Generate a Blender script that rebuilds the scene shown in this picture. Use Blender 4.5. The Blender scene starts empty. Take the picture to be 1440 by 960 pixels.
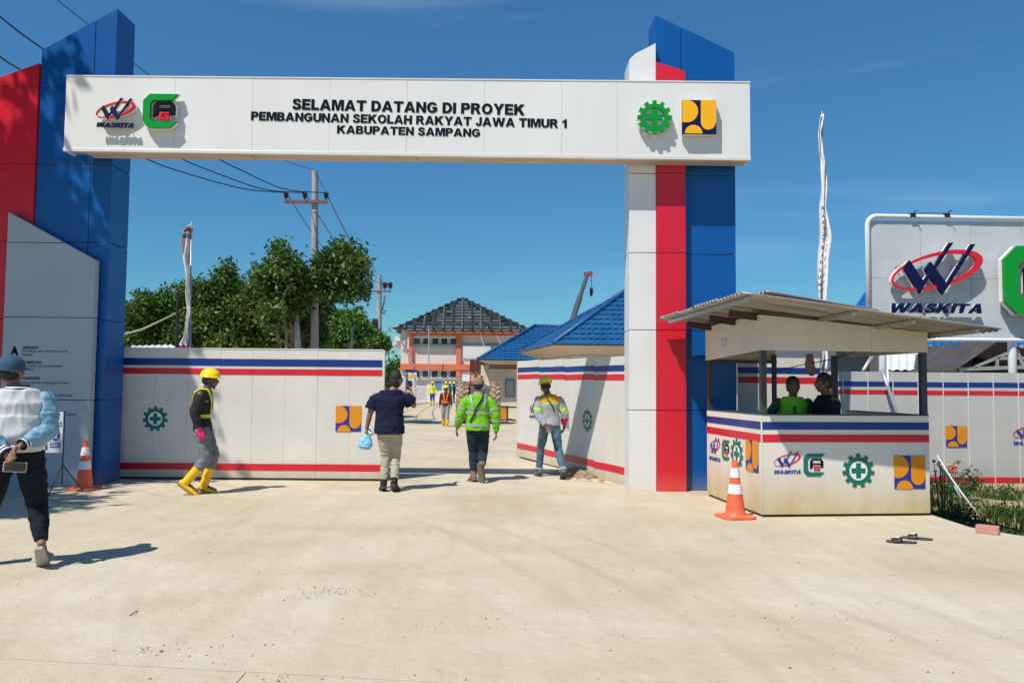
import bpy, bmesh, math, random
import numpy as np
from mathutils import Vector, Matrix, noise
from mathutils.bvhtree import BVHTree
random.seed(7); rng = np.random.default_rng(7)
S = bpy.context.scene
COL = S.collection
R = math.radians
PI = math.pi

# ------------------------------------------------------------------ camera, sky, sun, exposure
CAM = Vector((0, 0, 1.5)); FPX = 1120.0
PITCH = math.atan(61/1120.0); ROLL = R(0.5)
cam_d = bpy.data.cameras.new('camera'); cam = bpy.data.objects.new('camera', cam_d); COL.objects.link(cam)
cam_d.lens = 28; cam_d.sensor_width = 36; cam_d.clip_end = 3000; cam_d.clip_start = 0.05
CM = Matrix.Translation(CAM) @ Matrix.Rotation(PI/2 + PITCH, 4, 'X') @ Matrix.Rotation(ROLL, 4, 'Z')
cam.matrix_world = CM; S.camera = cam
S.render.resolution_x = 1024; S.render.resolution_y = 682
SUN = Vector((.44, .50, -1.0)).normalized()          # direction the light travels
w = bpy.data.worlds.new('World'); S.world = w; w.use_nodes = True
nt = w.node_tree; bg = nt.nodes['Background']
sky = nt.nodes.new('ShaderNodeTexSky'); sky.sky_type = 'NISHITA'; sky.sun_disc = False
sky.sun_elevation = math.asin(-SUN.z); sky.sun_rotation = math.atan2(-SUN.x, -SUN.y)
sky.air_density = 1.0; sky.dust_density = 0.0; sky.ozone_density = 3.0; sky.altitude = 0
hs = nt.nodes.new('ShaderNodeHueSaturation'); hs.inputs['Saturation'].default_value = 1.15; hs.inputs['Value'].default_value = 1.0
nt.links.new(sky.outputs[0], hs.inputs['Color'])
# thin cirrus, everywhere in the sky alike
tc = nt.nodes.new('ShaderNodeTexCoord'); mp = nt.nodes.new('ShaderNodeMapping')
mp.inputs['Location'].default_value = (3.1, 1.7, 4.4); mp.inputs['Rotation'].default_value = (0, R(24), R(0)); mp.inputs['Scale'].default_value = (1.3, 1.3, 11)
n1 = nt.nodes.new('ShaderNodeTexNoise'); n1.inputs['Scale'].default_value = 1.5; n1.inputs['Detail'].default_value = 8; n1.inputs['Distortion'].default_value = .5
cr = nt.nodes.new('ShaderNodeValToRGB'); cr.color_ramp.elements[0].position = .60; cr.color_ramp.elements[1].position = .84
cr.color_ramp.elements[1].color = (.12, .12, .12, 1)
mx = nt.nodes.new('ShaderNodeMix'); mx.data_type = 'RGBA'; mx.inputs['B'].default_value = (7.5, 8.2, 9, 1)
nt.links.new(tc.outputs['Generated'], mp.inputs[0]); nt.links.new(mp.outputs[0], n1.inputs['Vector'])
nt.links.new(n1.outputs[0], cr.inputs[0]); nt.links.new(cr.outputs[0], mx.inputs['Factor'])
# deeper, bluer air towards the horizon all round
sx_ = nt.nodes.new('ShaderNodeSeparateXYZ'); nt.links.new(tc.outputs['Generated'], sx_.inputs[0])
er = nt.nodes.new('ShaderNodeValToRGB'); ee = er.color_ramp.elements; ee[0].position = 0.0; ee[0].color = (.28, .53, .61, 1); ee[1].position = .42; ee[1].color = (.50, .77, .86, 1); e2 = ee.new(.16); e2.color = (.35, .63, .72, 1)
nt.links.new(sx_.outputs['Z'], er.inputs[0])
ml = nt.nodes.new('ShaderNodeMix'); ml.data_type = 'RGBA'; ml.blend_type = 'MULTIPLY'; ml.inputs['Factor'].default_value = 1; nt.links.new(hs.outputs[0], ml.inputs['A']); nt.links.new(er.outputs[0], ml.inputs['B'])
nt.links.new(ml.outputs['Result'], mx.inputs['A']); nt.links.new(mx.outputs['Result'], bg.inputs[0])
bg.inputs[1].default_value = 0.108
sl = bpy.data.lights.new('sun', 'SUN'); sl.energy = 4.2; sl.angle = R(.5); sl.color = (1, .95, .86)
so = bpy.data.objects.new('sun', sl); COL.objects.link(so); so.rotation_euler = SUN.to_track_quat('-Z', 'Y').to_euler(); so.location = (-10, -10, 30)
S.view_settings.view_transform = 'Standard'; S.view_settings.look = 'None'
S.view_settings.exposure = 0.32; S.view_settings.gamma = 1

# ------------------------------------------------------------------ helpers
def ray(px, py):
    d = Vector(((px-720)/FPX, -(py-480)/FPX, -1)); return (CM.to_3x3() @ d)
def P(px, py, Y):                # point of the place at distance Y seen at that pixel
    d = ray(px, py); return CAM + d*(Y/d.y)
def G(px, py, z=0.0):
    d = ray(px, py); return CAM + d*((z-CAM.z)/d.z)
def lin(c): return c/12.92 if c <= .04045 else ((c+.055)/1.055)**2.4
def rgb(h):
    h = h.lstrip('#'); return tuple(lin(int(h[i:i+2], 16)/255) for i in (0, 2, 4))

class Geo:
    def __init__(s): s.v = []; s.f = []; s.m = []
    def add(s, vs, fs, m=0):
        b = len(s.v); s.v += [Vector(v) for v in vs]; s.f += [tuple(i+b for i in f) for f in fs]; s.m += [m]*len(fs); return s
    def box(s, a, b, m=0, T=None):
        x0, y0, z0 = a; x1, y1, z1 = b
        vs = [Vector(p) for p in ((x0,y0,z0),(x1,y0,z0),(x1,y1,z0),(x0,y1,z0),(x0,y0,z1),(x1,y0,z1),(x1,y1,z1),(x0,y1,z1))]
        if T: vs = [T @ v for v in vs]
        return s.add(vs, [(3,2,1,0),(4,5,6,7),(0,1,5,4),(1,2,6,5),(2,3,7,6),(3,0,4,7)], m)
    def beam(s, p, q, w, h, m=0, up=(0,0,1)):     # rectangular bar from p to q
        p, q = Vector(p), Vector(q); d = (q-p).normalized(); u = Vector(up)
        if abs(d.dot(u)) > .98: u = Vector((0,1,0))
        sx = d.cross(u).normalized(); sz = sx.cross(d)
        vs = [c + sx*(i*w/2) + sz*(j*h/2) for c in (p, q) for i, j in ((-1,-1),(1,-1),(1,1),(-1,1))]
        return s.add(vs, [(0,1,2,3),(7,6,5,4),(0,4,5,1),(1,5,6,2),(2,6,7,3),(3,7,4,0)], m)
    def tube(s, pts, rad, n=10, m=0, round_=False, flat=None):
        pts = [Vector(p) for p in pts]
        if not hasattr(rad, '__len__'): rad = [rad]*len(pts)
        rad = list(rad)
        if round_:
            d0 = (pts[0]-pts[1]).normalized(); d1 = (pts[-1]-pts[-2]).normalized(); r0, r1 = rad[0], rad[-1]
            pts = [pts[0]+d0*r0*.92, pts[0]+d0*r0*.6] + pts + [pts[-1]+d1*r1*.6, pts[-1]+d1*r1*.92]
            rad = [r0*.35, r0*.8] + rad + [r1*.8, r1*.35]
        ref = None; rings = []
        for i, p in enumerate(pts):
            d = (pts[min(i+1, len(pts)-1)] - pts[max(i-1, 0)]).normalized()
            if ref is None: ref = Vector((1,0,0)) if abs(d.x) < .8 else Vector((0,1,0))
            a = (ref - d*ref.dot(d)).normalized(); b = d.cross(a); ref = a
            r = rad[i]; ra, rb = (r, r) if not hasattr(r, '__len__') else r
            rings.append([p + a*(ra*math.cos(2*PI*k/n)) + b*(rb*math.sin(2*PI*k/n)) for k in range(n)])
        return s.loft(rings, m)
    def loft(s, rings, m=0, cap=True):
        n = len(rings[0]); vs = [v for r in rings for v in r]; fs = []
        for i in range(len(rings)-1):
            for k in range(n):
                k2 = (k+1) % n; fs.append((i*n+k, i*n+k2, (i+1)*n+k2, (i+1)*n+k))
        if cap: fs.append(tuple(range(n-1, -1, -1))); fs.append(tuple((len(rings)-1)*n+k for k in range(n)))
        return s.add(vs, fs, m)
    def rings(s, lst, n=20, m=0, pw=1.0):          # lst of (center, rx, ry) horizontal ellipses
        out = []
        for c, rx, ry in lst:
            c = Vector(c); ring = []
            for k in range(n):
                a = 2*PI*k/n; ca, sa = math.cos(a), math.sin(a)
                ca = math.copysign(abs(ca)**pw, ca); sa = math.copysign(abs(sa)**pw, sa)
                ring.append(c + Vector((rx*ca, ry*sa, 0)))
            out.append(ring)
        return s.loft(out, m)
    def ball(s, c, r, m=0, n=14, h=9, T=None):
        if not hasattr(r, '__len__'): r = (r, r, r)
        c = Vector(c); rg = []
        for i in range(h):
            t = PI*(i+.35)/(h-.3) ; t = min(max(t, .12), PI-.12)
            ring = [Vector((r[0]*math.sin(t)*math.cos(2*PI*k/n), r[1]*math.sin(t)*math.sin(2*PI*k/n), -r[2]*math.cos(t))) for k in range(n)]
            rg.append([c + (T @ v if T else v) for v in ring])
        return s.loft(rg, m)
    def lathe(s, prof, c=(0,0,0), n=24, m=0, T=None):   # prof (r,z) closed top/bottom caps
        c = Vector(c)
        rg = [[c + (T @ Vector((r*math.cos(2*PI*k/n), r*math.sin(2*PI*k/n), z)) if T else Vector((r*math.cos(2*PI*k/n), r*math.sin(2*PI*k/n), z))) for k in range(n)] for r, z in prof]
        return s.loft(rg, m)
    def prism(s, poly, y0, y1, m=0):               # poly in XZ, extruded along Y
        n = len(poly); vs = [(x, y0, z) for x, z in poly] + [(x, y1, z) for x, z in poly]
        fs = [tuple(range(n)), tuple(range(2*n-1, n-1, -1))] + [(i, i+n, (i+1)%n+n, (i+1)%n) for i in range(n)]
        return s.add(vs, fs, m)
    def plate(s, poly, z0, z1, m=0):               # poly in XY, extruded along Z
        n = len(poly); vs = [(x, y, z0) for x, y in poly] + [(x, y, z1) for x, y in poly]
        fs = [tuple(range(n-1, -1, -1)), tuple(range(n, 2*n))] + [(i, (i+1)%n, (i+1)%n+n, i+n) for i in range(n)]
        return s.add(vs, fs, m)
    def mesh(s, name, fix=True):
        me = bpy.data.meshes.new(name); me.from_pydata([tuple(v) for v in s.v], [], s.f)
        me.polygons.foreach_set('material_index', s.m)
        if fix:
            b = bmesh.new(); b.from_mesh(me); bmesh.ops.recalc_face_normals(b, faces=b.faces); b.to_mesh(me); b.free()
        me.update(); return me

def link(name, me, mats, parent=None, smooth=False, bevel=0):
    o = bpy.data.objects.new(name, me); COL.objects.link(o)
    if mats is not None:
        for m in (mats if isinstance(mats, (list, tuple)) else [mats]): me.materials.append(m)
    if smooth:
        me.polygons.foreach_set('use_smooth', [True]*len(me.polygons))
        if smooth == 'auto': me.set_sharp_from_angle(angle=R(38))
    if parent: o.parent = parent
    if bevel:
        md = o.modifiers.new('bevel', 'BEVEL'); md.width = bevel; md.segments = 2; md.limit_method = 'ANGLE'; md.angle_limit = R(40)
    return o
class Thing:
    def __init__(s, name, label, cat, loc=(0,0,0), rz=0, group=None):
        s.o = bpy.data.objects.new(name, None); COL.objects.link(s.o); s.o.empty_display_size = .1
        s.o.location = loc; s.o.rotation_euler = (0, 0, rz)
        s.o['label'] = label; s.o['category'] = cat
        if group: s.o['group'] = group
        s.M = Matrix.Translation(Vector(loc)) @ Matrix.Rotation(rz, 4, 'Z'); s.I = s.M.inverted()
    def part(s, name, g, mats, parent=None, world=False, smooth=False, label=None, bevel=0, kind=None):
        me = g.mesh(name) if isinstance(g, Geo) else g
        if world: me.transform(s.I)
        o = link(name, me, mats, parent or s.o, smooth, bevel)
        if label: o['label'] = label
        if kind: o['kind'] = kind
        return o
def single(name, g, mats, label=None, cat=None, group=None, kind=None, smooth=False, origin=None, bevel=0):
    me = g.mesh(name) if isinstance(g, Geo) else g
    if origin is not None: me.transform(Matrix.Translation(-Vector(origin)))
    o = link(name, me, mats, None, smooth, bevel)
    if origin is not None: o.location = origin
    if label: o['label'] = label
    if cat: o['category'] = cat
    if group: o['group'] = group
    if kind: o['kind'] = kind
    return o

def mat(name, c, rough=.6, var=.06, vs=3., bump=0., bs=60., metal=0., spec=.5, stretch=(1,1,1), trans=0., dirt=None, coord='Object'):
    m = bpy.data.materials.new(name); m.use_nodes = True; t = m.node_tree; b = t.nodes['Principled BSDF']
    if isinstance(c, str): c = rgb(c)
    b.inputs['Roughness'].default_value = rough; b.inputs['Metallic'].default_value = metal
    b.inputs['Specular IOR Level'].default_value = spec
    N = t.nodes.new; L = t.links.new
    co = N('ShaderNodeTexCoord'); mp = N('ShaderNodeMapping'); mp.inputs['Scale'].default_value = stretch
    L(co.outputs[coord], mp.inputs[0])
    n = N('ShaderNodeTexNoise'); n.inputs['Scale'].default_value = vs; n.inputs['Detail'].default_value = 6; n.inputs['Roughness'].default_value = .6
    L(mp.outputs[0], n.inputs['Vector'])
    r = N('ShaderNodeValToRGB'); r.color_ramp.elements[0].position = .3; r.color_ramp.elements[1].position = .7
    r.color_ramp.elements[0].color = tuple(x*(1-var) for x in c)+(1,); r.color_ramp.elements[1].color = tuple(min(1, x*(1+var)) for x in c)+(1,)
    L(n.outputs[0], r.inputs[0]); out = r.outputs[0]
    if dirt:      # (colour, z0, z1, amount): mud splash that thins out with height
        dc, z0, z1, am = dirt
        sp = N('ShaderNodeSeparateXYZ'); L(co.outputs['Object'], sp.inputs[0])
        mr = N('ShaderNodeMapRange'); mr.inputs['From Min'].default_value = z1; mr.inputs['From Max'].default_value = z0
        L(sp.outputs['Z'], mr.inputs[0])
        n3 = N('ShaderNodeTexNoise'); n3.inputs['Scale'].default_value = 2.3; n3.inputs['Detail'].default_value = 7
        mp3 = N('ShaderNodeMapping'); mp3.inputs['Scale'].default_value = (2, 2, .7); L(co.outputs['Object'], mp3.inputs[0]); L(mp3.outputs[0], n3.inputs['Vector'])
        ad = N('ShaderNodeMath'); ad.operation = 'MULTIPLY_ADD'; L(n3.outputs[0], ad.inputs[0]); ad.inputs[1].default_value = 1.1; ad.inputs[2].default_value = .35
        mu = N('ShaderNodeMath'); mu.operation = 'MULTIPLY'; mu.use_clamp = True; L(mr.outputs[0], mu.inputs[0]); L(ad.outputs[0], mu.inputs[1])
        mu2 = N('ShaderNodeMath'); mu2.operation = 'MULTIPLY'; L(mu.outputs[0], mu2.inputs[0]); mu2.inputs[1].default_value = am
        mxx = N('ShaderNodeMix'); mxx.data_type = 'RGBA'; L(mu2.outputs[0], mxx.inputs['Factor']); L(out, mxx.inputs['A']); mxx.inputs['B'].default_value = rgb(dc)+(1,)
        out = mxx.outputs['Result']
    L(out, b.inputs['Base Color'])
    if bump:
        n2 = N('ShaderNodeTexNoise'); n2.inputs['Scale'].default_value = bs; n2.inputs['Detail'].default_value = 4; L(mp.outputs[0], n2.inputs['Vector'])
        bp = N('ShaderNodeBump'); bp.inputs['Strength'].default_value = bump; bp.inputs['Distance'].default_value = .01
        L(n2.outputs[0], bp.inputs['Height']); L(bp.outputs[0], b.inputs['Normal'])
    return m
def text(name, s, w, h, loc, m, parent, ex=.004, bold=.02, shear=0, rot=0, align='CENTER', label=None, world_root=None):
    """lettering in the XZ plane facing -Y; w x h metres; loc is its centre (left centre for LEFT)"""
    c = bpy.data.curves.new(name, 'FONT'); c.body = s; c.size = 1; c.offset = bold; c.extrude = .01; c.shear = shear; c.resolution_u = 3; c.space_character = 1.04
    o = bpy.data.objects.new(name, c); COL.objects.link(o)
    bpy.context.view_layer.update()
    me = bpy.data.meshes.new_from_object(o.evaluated_get(bpy.context.evaluated_depsgraph_get()))
    bpy.data.objects.remove(o); bpy.data.curves.remove(c)
    a = np.empty(len(me.vertices)*3); me.vertices.foreach_get('co', a); a = a.reshape(-1, 3)
    mn, mxx = a.min(0), a.max(0); sx = w/(mxx[0]-mn[0]); sy = h/(mxx[1]-mn[1])
    x = (a[:,0]-mn[0])*sx - (w/2 if align == 'CENTER' else 0); z = (a[:,1]-mn[1])*sy - h/2; y = -a[:,2]/.01*ex/2
    cr_, sr = math.cos(rot), math.sin(rot)
    b = np.stack([x*cr_ - z*sr, y, x*sr + z*cr_], 1) + np.array(loc)
    me.vertices.foreach_set('co', b.ravel()); me.update()
    me.materials.clear()
    if world_root: me.transform(world_root)
    o = link(name, me, m, parent)
    if label: o['label'] = label
    return o
def shape2d(polys):
    """polys: list of (list of loops, material index, y shift, thickness); loops in XZ; holes by XOR fill. returns mesh facing -Y"""
    V = []; F = []; MI = []
    for loops, mi, ys, th in polys:
        c = bpy.data.curves.new('s', 'CURVE'); c.dimensions = '2D'; c.fill_mode = 'BOTH'; c.extrude = th/2
        for lp in loops:
            sp = c.splines.new('POLY'); sp.points.add(len(lp)-1); sp.use_cyclic_u = True
            for i, (x, z) in enumerate(lp): sp.points[i].co = (x, z, 0, 1)
        o = bpy.data.objects.new('s', c); COL.objects.link(o); bpy.context.view_layer.update()
        me = bpy.data.meshes.new_from_object(o.evaluated_get(bpy.context.evaluated_depsgraph_get()))
        b = len(V); V += [(v.co.x, ys - v.co.z, v.co.y) for v in me.vertices]; F += [tuple(i+b for i in p.vertices) for p in me.polygons]; MI += [mi]*len(me.polygons)
        bpy.data.objects.remove(o); bpy.data.curves.remove(c); bpy.data.meshes.remove(me)
    me = bpy.data.meshes.new('logo'); me.from_pydata(V, [], F); me.polygons.foreach_set('material_index', MI); me.update(); return me
def circ(cx, cz, r, n=32, a0=0, a1=2*PI, rz=None):
    rz = rz or r; k = n if abs(a1-a0-2*PI) < 1e-6 else n+1
    return [(cx+r*math.cos(a0+(a1-a0)*i/n), cz+rz*math.sin(a0+(a1-a0)*i/n)) for i in range(k)]


def arc(cx, cz, rx, rz, a0, a1, n=12): return [(cx+rx*math.cos(R(a0+(a1-a0)*i/n)), cz+rz*math.sin(R(a0+(a1-a0)*i/n))) for i in range(n+1)]
GL = {
'A': (1.04, [[(0,0),(.37,1),(.67,1),(1.04,0),(.75,0),(.69,.19),(.35,.19),(.29,0)], [(.42,.39),(.62,.39),(.52,.74)]]),
'B': (.87, [[(0,0),(0,1),(.52,1),(.70,.955),(.79,.86),(.81,.75),(.76,.62),(.66,.54),(.80,.46),(.87,.34),(.86,.20),(.77,.06),(.58,0)], [(.27,.61),(.27,.81),(.46,.81),(.54,.77),(.54,.66),(.46,.61)], [(.27,.19),(.27,.43),(.48,.43),(.58,.37),(.58,.25),(.48,.19)]]),
'D': (.9, [[(0,0),(0,1)]+arc(.42,.5,.48,.5,90,-90), [(.28,.21),(.28,.79)]+arc(.40,.5,.22,.29,90,-90)]),
'E': (.78, [[(0,0),(0,1),(.76,1),(.76,.79),(.28,.79),(.28,.61),(.72,.61),(.72,.41),(.28,.41),(.28,.21),(.78,.21),(.78,0)]]),
'G': (.98, [arc(.5,.5,.5,.51,33,318,18)+[(.96,.16),(.96,.56),(.5,.56),(.5,.37),(.70,.37),(.70,.27)]+arc(.5,.5,.23,.30,300,42,14)]),
'H': (.92, [[(0,0),(0,1),(.28,1),(.28,.62),(.64,.62),(.64,1),(.92,1),(.92,0),(.64,0),(.64,.40),(.28,.40),(.28,0)]]),
'I': (.28, [[(0,0),(0,1),(.28,1),(.28,0)]]),
'J': (.7, [[(.42,1),(.70,1),(.70,.32)]+arc(.35,.32,.35,.34,0,-175,10)+[(.26,.37)]+arc(.35,.32,.08,.12,175,360,6)]),
'K': (1.0, [[(0,0),(0,1),(.28,1),(.28,.64),(.6,1),(.96,1),(.6,.61),(1.0,0),(.65,0),(.41,.41),(.28,.27),(.28,0)]]),
'L': (.72, [[(0,0),(0,1),(.28,1),(.28,.22),(.72,.22),(.72,0)]]),
'M': (1.12, [[(0,0),(0,1),(.40,1),(.56,.40),(.72,1),(1.12,1),(1.12,0),(.87,0),(.87,.76),(.67,0),(.45,0),(.25,.76),(.25,0)]]),
'N': (.92, [[(0,0),(0,1),(.27,1),(.65,.42),(.65,1),(.92,1),(.92,0),(.66,0),(.27,.58),(.27,0)]]),
'O': (1.0, [arc(.5,.5,.5,.51,0,345,22), arc(.5,.5,.23,.30,0,345,22)]),
'P': (.84, [[(0,0),(0,1)]+arc(.5,.69,.34,.31,90,-90)+[(.28,.38),(.28,0)], [(.28,.58),(.28,.80)]+arc(.45,.69,.11,.11,90,-90,8)]),
'R': (.94, [[(0,0),(0,1),(.52,1),(.72,.95),(.82,.84),(.83,.68),(.77,.55),(.64,.47),(.74,.38),(.94,0),(.62,0),(.45,.34),(.38,.40),(.28,.41),(.28,0)], [(.28,.60),(.28,.80)]+arc(.45,.70,.10,.10,90,-90,8)]),
'S': (.84, [[(.80,.70),(.78,.85),(.64,.97),(.42,1.01),(.18,.97),(.06,.84),(.05,.68),(.14,.54),(.34,.46),(.50,.41),(.56,.34),(.54,.25),(.42,.19),(.32,.22),(.28,.33),(0,.31),(.06,.12),(.20,.01),(.44,-.02),(.68,.03),(.82,.16),(.84,.34),(.74,.50),(.56,.58),(.38,.64),(.31,.71),(.33,.79),(.42,.82),(.51,.79),(.54,.69)]]),
'T': (.9, [[(.31,0),(.31,.79),(0,.79),(0,1),(.9,1),(.9,.79),(.59,.79),(.59,0)]]),
'U': (.92, [[(0,1),(.28,1)]+arc(.46,.36,.18,.17,180,360)+[(.64,1),(.92,1)]+arc(.46,.36,.46,.38,0,-180)]),
'W': (1.46, [[(0,1),(.28,1),(.42,.38),(.58,1),(.88,1),(1.04,.38),(1.18,1),(1.46,1),(1.2,0),(.9,0),(.73,.62),(.56,0),(.26,0)]]),
'Y': (1.0, [[(0,1),(.32,1),(.5,.64),(.68,1),(1.0,1),(.64,.40),(.64,0),(.36,0),(.36,.40)]]),
'1': (.5, [[(.5,0),(.5,1),(.28,1),(.19,.87),(0,.78),(0,.57),(.14,.61),(.23,.67),(.23,0)]])}
def heavy(name, s, w, h, loc, m, parent, ex=.006, shear=0, rot=0, world_root=None, gap=.075):
    """heavy grotesque capitals, cut as flat shapes"""
    x = 0; loops = []
    for ch in s:
        if ch == ' ': x += .40; continue
        gw, ls = GL[ch]; loops += [[(px+x+shear*pz, pz) for px, pz in l] for l in ls]; x += gw+gap
    xs = [p[0] for l in loops for p in l]; x0, x1 = min(xs), max(xs); sx = w/(x1-x0); c_, s_ = math.cos(rot), math.sin(rot)
    L2 = []
    for l in loops:
        q = []
        for px, pz in l:
            X_, Z_ = (px-x0)*sx-w/2, (pz-.5)*h; q.append((X_*c_-Z_*s_, X_*s_+Z_*c_))
        L2.append(q)
    me = shape2d([(L2, 0, 0, ex)]); me.transform(Matrix.Translation(Vector(loc)))
    if world_root is not None: me.transform(world_root)
    me.name = name; return link(name, me, m, parent)

# ------------------------------------------------------------------ materials
def micro(m, scale=80, strength=.25):      # fine vertical ribs of a sandwich panel
    t = m.node_tree; b = t.nodes['Principled BSDF']; co = t.nodes.new('ShaderNodeTexCoord'); wv = t.nodes.new('ShaderNodeTexWave')
    wv.inputs['Scale'].default_value = scale; wv.bands_direction = 'X'; bp = t.nodes.new('ShaderNodeBump'); bp.inputs['Strength'].default_value = strength; bp.inputs['Distance'].default_value = .004
    t.links.new(co.outputs['Object'], wv.inputs[0]); t.links.new(wv.outputs[0], bp.inputs['Height']); t.links.new(bp.outputs[0], b.inputs['Normal'])
M = {}
M['blue'] = mat('blue_panel_paint', rgb('#00529a'), .33, .10, 1.1, .12, 1.3, dirt=('#b39a70', 0.0, .28, .22))
M['red'] = mat('red_panel_paint', (.60, .010, .028), .33, .07, 1.1, .12, 1.3, dirt=('#b39a70', 0.0, .28, .22))
M['white'] = mat('white_panel_paint', (.70, .70, .69), .35, .05, 1.3, .12, 1.5, dirt=('#b39a70', 0.0, .28, .22))
M['beamw'] = mat('sign_white_paint', (.70, .70, .68), .4, .05, .8, .10, 1.6, stretch=(1, 1, .4))
M['grey'] = mat('silver_panel_paint', (.37, .42, .47), .38, .05, 1, .1, 1.5)
M['core'] = mat('dark_joint', (.03, .03, .035), .8)
M['soffit'] = mat('weathered_plywood', (.50, .40, .28), .7, .22, 2.5, .3, 30, stretch=(.5, 3, 1))
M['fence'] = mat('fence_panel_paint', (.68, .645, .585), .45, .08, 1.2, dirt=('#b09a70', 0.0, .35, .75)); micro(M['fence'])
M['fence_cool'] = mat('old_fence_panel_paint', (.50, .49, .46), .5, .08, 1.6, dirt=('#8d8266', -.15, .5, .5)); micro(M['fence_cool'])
M['sblue'] = mat('blue_vinyl', rgb('#05307c'), .4, .08, 4)
M['sred'] = mat('red_vinyl', (.60, .012, .025), .4, .08, 4)
M['teal'] = mat('green_vinyl', rgb('#00695a'), .45, .05, 4)
M['green'] = mat('green_acrylic', rgb('#009028'), .3, .05, 4)
M['yellow'] = mat('yellow_acrylic', rgb('#f0b000'), .35, .04, 4)
M['orangey'] = mat('amber_vinyl', rgb('#d98a08'), .45, .06, 4)
M['navy'] = mat('navy_acrylic', rgb('#0d1443'), .5, .05, 4, spec=.2)
M['purple'] = mat('indigo_vinyl', rgb('#2c2f8c'), .45, .05, 4)
M['letter'] = mat('black_lettering', (.006, .007, .016), .8, .05, 4, spec=.1)
M['ink'] = mat('dark_ink', (.07, .08, .11), .6, .1, 4)
M['redac'] = mat('red_acrylic', rgb('#d41c30'), .35, .05, 4)
M['whiteac'] = mat('white_acrylic', (.8, .8, .78), .4, .04, 4)
M['steel'] = mat('galvanised_steel', (.45, .46, .47), .4, .1, 8, metal=.5)
M['whitepipe'] = mat('white_pipe_paint', (.72, .73, .74), .35, .05, 5)
M['black'] = mat('black_paint', (.015, .016, .02), .5, .1, 6)
M['rubber'] = mat('dusty_rubber', (.06, .055, .05), .85, .3, 8, .4, 80)
M['wood'] = mat('raw_wood', (.30, .19, .11), .75, .2, 5, .4, 60, stretch=(1, 1, .2))
M['dwood'] = mat('dark_brown_wood', (.055, .035, .025), .8, .2, 5)
# ------------------------------------------------------------------ logos (flat marks or raised acrylic)
def logo_w(sc, th, m_ring, m_w, ring_y=0):
    """swoosh ring with a double-stroked W and the company word under it; 1 unit = ring width; origin at ring centre"""
    k = 1/540.; f = lambda x, y: ((x-487)*k*sc, (450-y)*k*sc)
    Wp = [f(*p) for p in ((280,432),(320,390),(400,515),(425,480),(408,440),(447,398),(465,425),(560,282),(585,282),(478,440),(538,527),(690,290),(717,290),(514,597),(435,490),(376,592))]
    def el(cx, cy, a, b, t, a0=0, a1=2*PI, n=48):
        out = []
        for i in range(n):
            u = a0+(a1-a0)*i/(n-1 if a1-a0 < 6.2 else n); x = a*math.cos(u); y = b*math.sin(u)
            out.append(f(cx + x*math.cos(t) + y*math.sin(t), cy - x*math.sin(t) + y*math.cos(t)))
        return out
    ring = [el(487, 448, 282, 105, R(15)), el(470, 452, 256, 84, R(15))]
    return shape2d([(ring, 0, ring_y+.001, th), ([Wp], 1, -.003, th)])
def logo_c(sc, th):
    """chamfered C embracing an A and a red G; 1 unit = height"""
    f = lambda x, y: ((x-815)/350.*sc, (371-y)/350.*sc)
    C = [f(*p) for p in ((640,265),(705,198),(990,198),(925,262),(745,262),(712,295),(712,450),(745,483),(975,483),(912,546),(702,546),(640,480))]
    A = [f(*p) for p in ((745,437),(745,312),(778,275),(925,275),(960,312),(960,412),(916,412),(916,366),(792,366),(792,408))]
    Ah = [f(*p) for p in ((790,300),(915,300),(915,343),(790,343))]
    Gg = [f(*p) for p in ((905,384),(905,404),(835,404),(835,436),(878,436),(878,428),(855,428),(855,414),(905,414),(905,458),(806,458),(806,384))]
    return shape2d([([C], 0, 0, th), ([A, Ah], 1, 0, th), ([Gg], 2, -.002, th)])
def logo_gear(r, th, teeth=11):
    out = []
    for i in range(teeth):
        a = PI/2 + 2*PI*i/teeth; d = 2*PI/teeth
        for u, q in ((-.42, .80), (-.27, .80), (-.22, 1.0), (.22, 1.0), (.27, .80), (.42, .80)):
            out.append((r*q*math.cos(a+u*d), r*q*math.sin(a+u*d)))
    hole = circ(0, 0, r*.56, 36)
    a, b = .44*r, .15*r
    cross = [(-b,-a),(b,-a),(b,-b),(a,-b),(a,b),(b,b),(b,a),(-b,a),(-b,b),(-a,b),(-a,-b),(-b,-b)]
    return shape2d([([out, hole], 0, 0, th), ([cross], 0, 0, th), ([circ(0, 0, r*.57, 36)], 1, th/2, .002)])
def logo_pu(s, th):
    f = lambda L: [((x-.5)*s, (.5-z)*s) for x, z in L]
    sq = f([(0,0),(1,0),(1,1),(0,1)])
    D = f([(0,0),(.13,0)] + [(.13+.335*math.sin(a), .335-.335*math.cos(a)) for a in np.linspace(.05, PI, 18)] + [(0,.67)])
    U = f([(.545,0),(1,0),(1,.68),(.97,.68)] + [(.76+.215*math.cos(a), .67+.215*math.sin(a)) for a in np.linspace(.05, PI, 18)])
    B = f([(.33+.26*math.cos(a), 1-.255*math.sin(a)) for a in np.linspace(0, PI, 18)])
    t2 = .003
    return shape2d([([sq], 0, 0, th), ([D], 1, -th/2-t2/2, t2), ([U], 1, -th/2-t2/2, t2), ([B], 1, -th/2-t2/2, t2)])
def put(me, name, mats, T, loc, label=None, parent=None, ry=0):
    me.transform(Matrix.Translation(Vector(loc)) @ Matrix.Rotation(ry, 4, 'Y'))
    o = link(name, me, mats, parent or T.o)
    if label: o['label'] = label
    return o
FLAT = .003
def flat_w(T, c, wd, mats=None):       # printed version, with the word
    y = c[1]
    put(logo_w(wd, FLAT, 0, 0), 'swoosh_emblem', [M['redac'], M['purple']], T, c)
    heavy('company_lettering', 'WASKITA', wd*.98, wd*.125, (c[0], y, c[2]-wd*.42), M['purple'], T.o, FLAT, .3)
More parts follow.
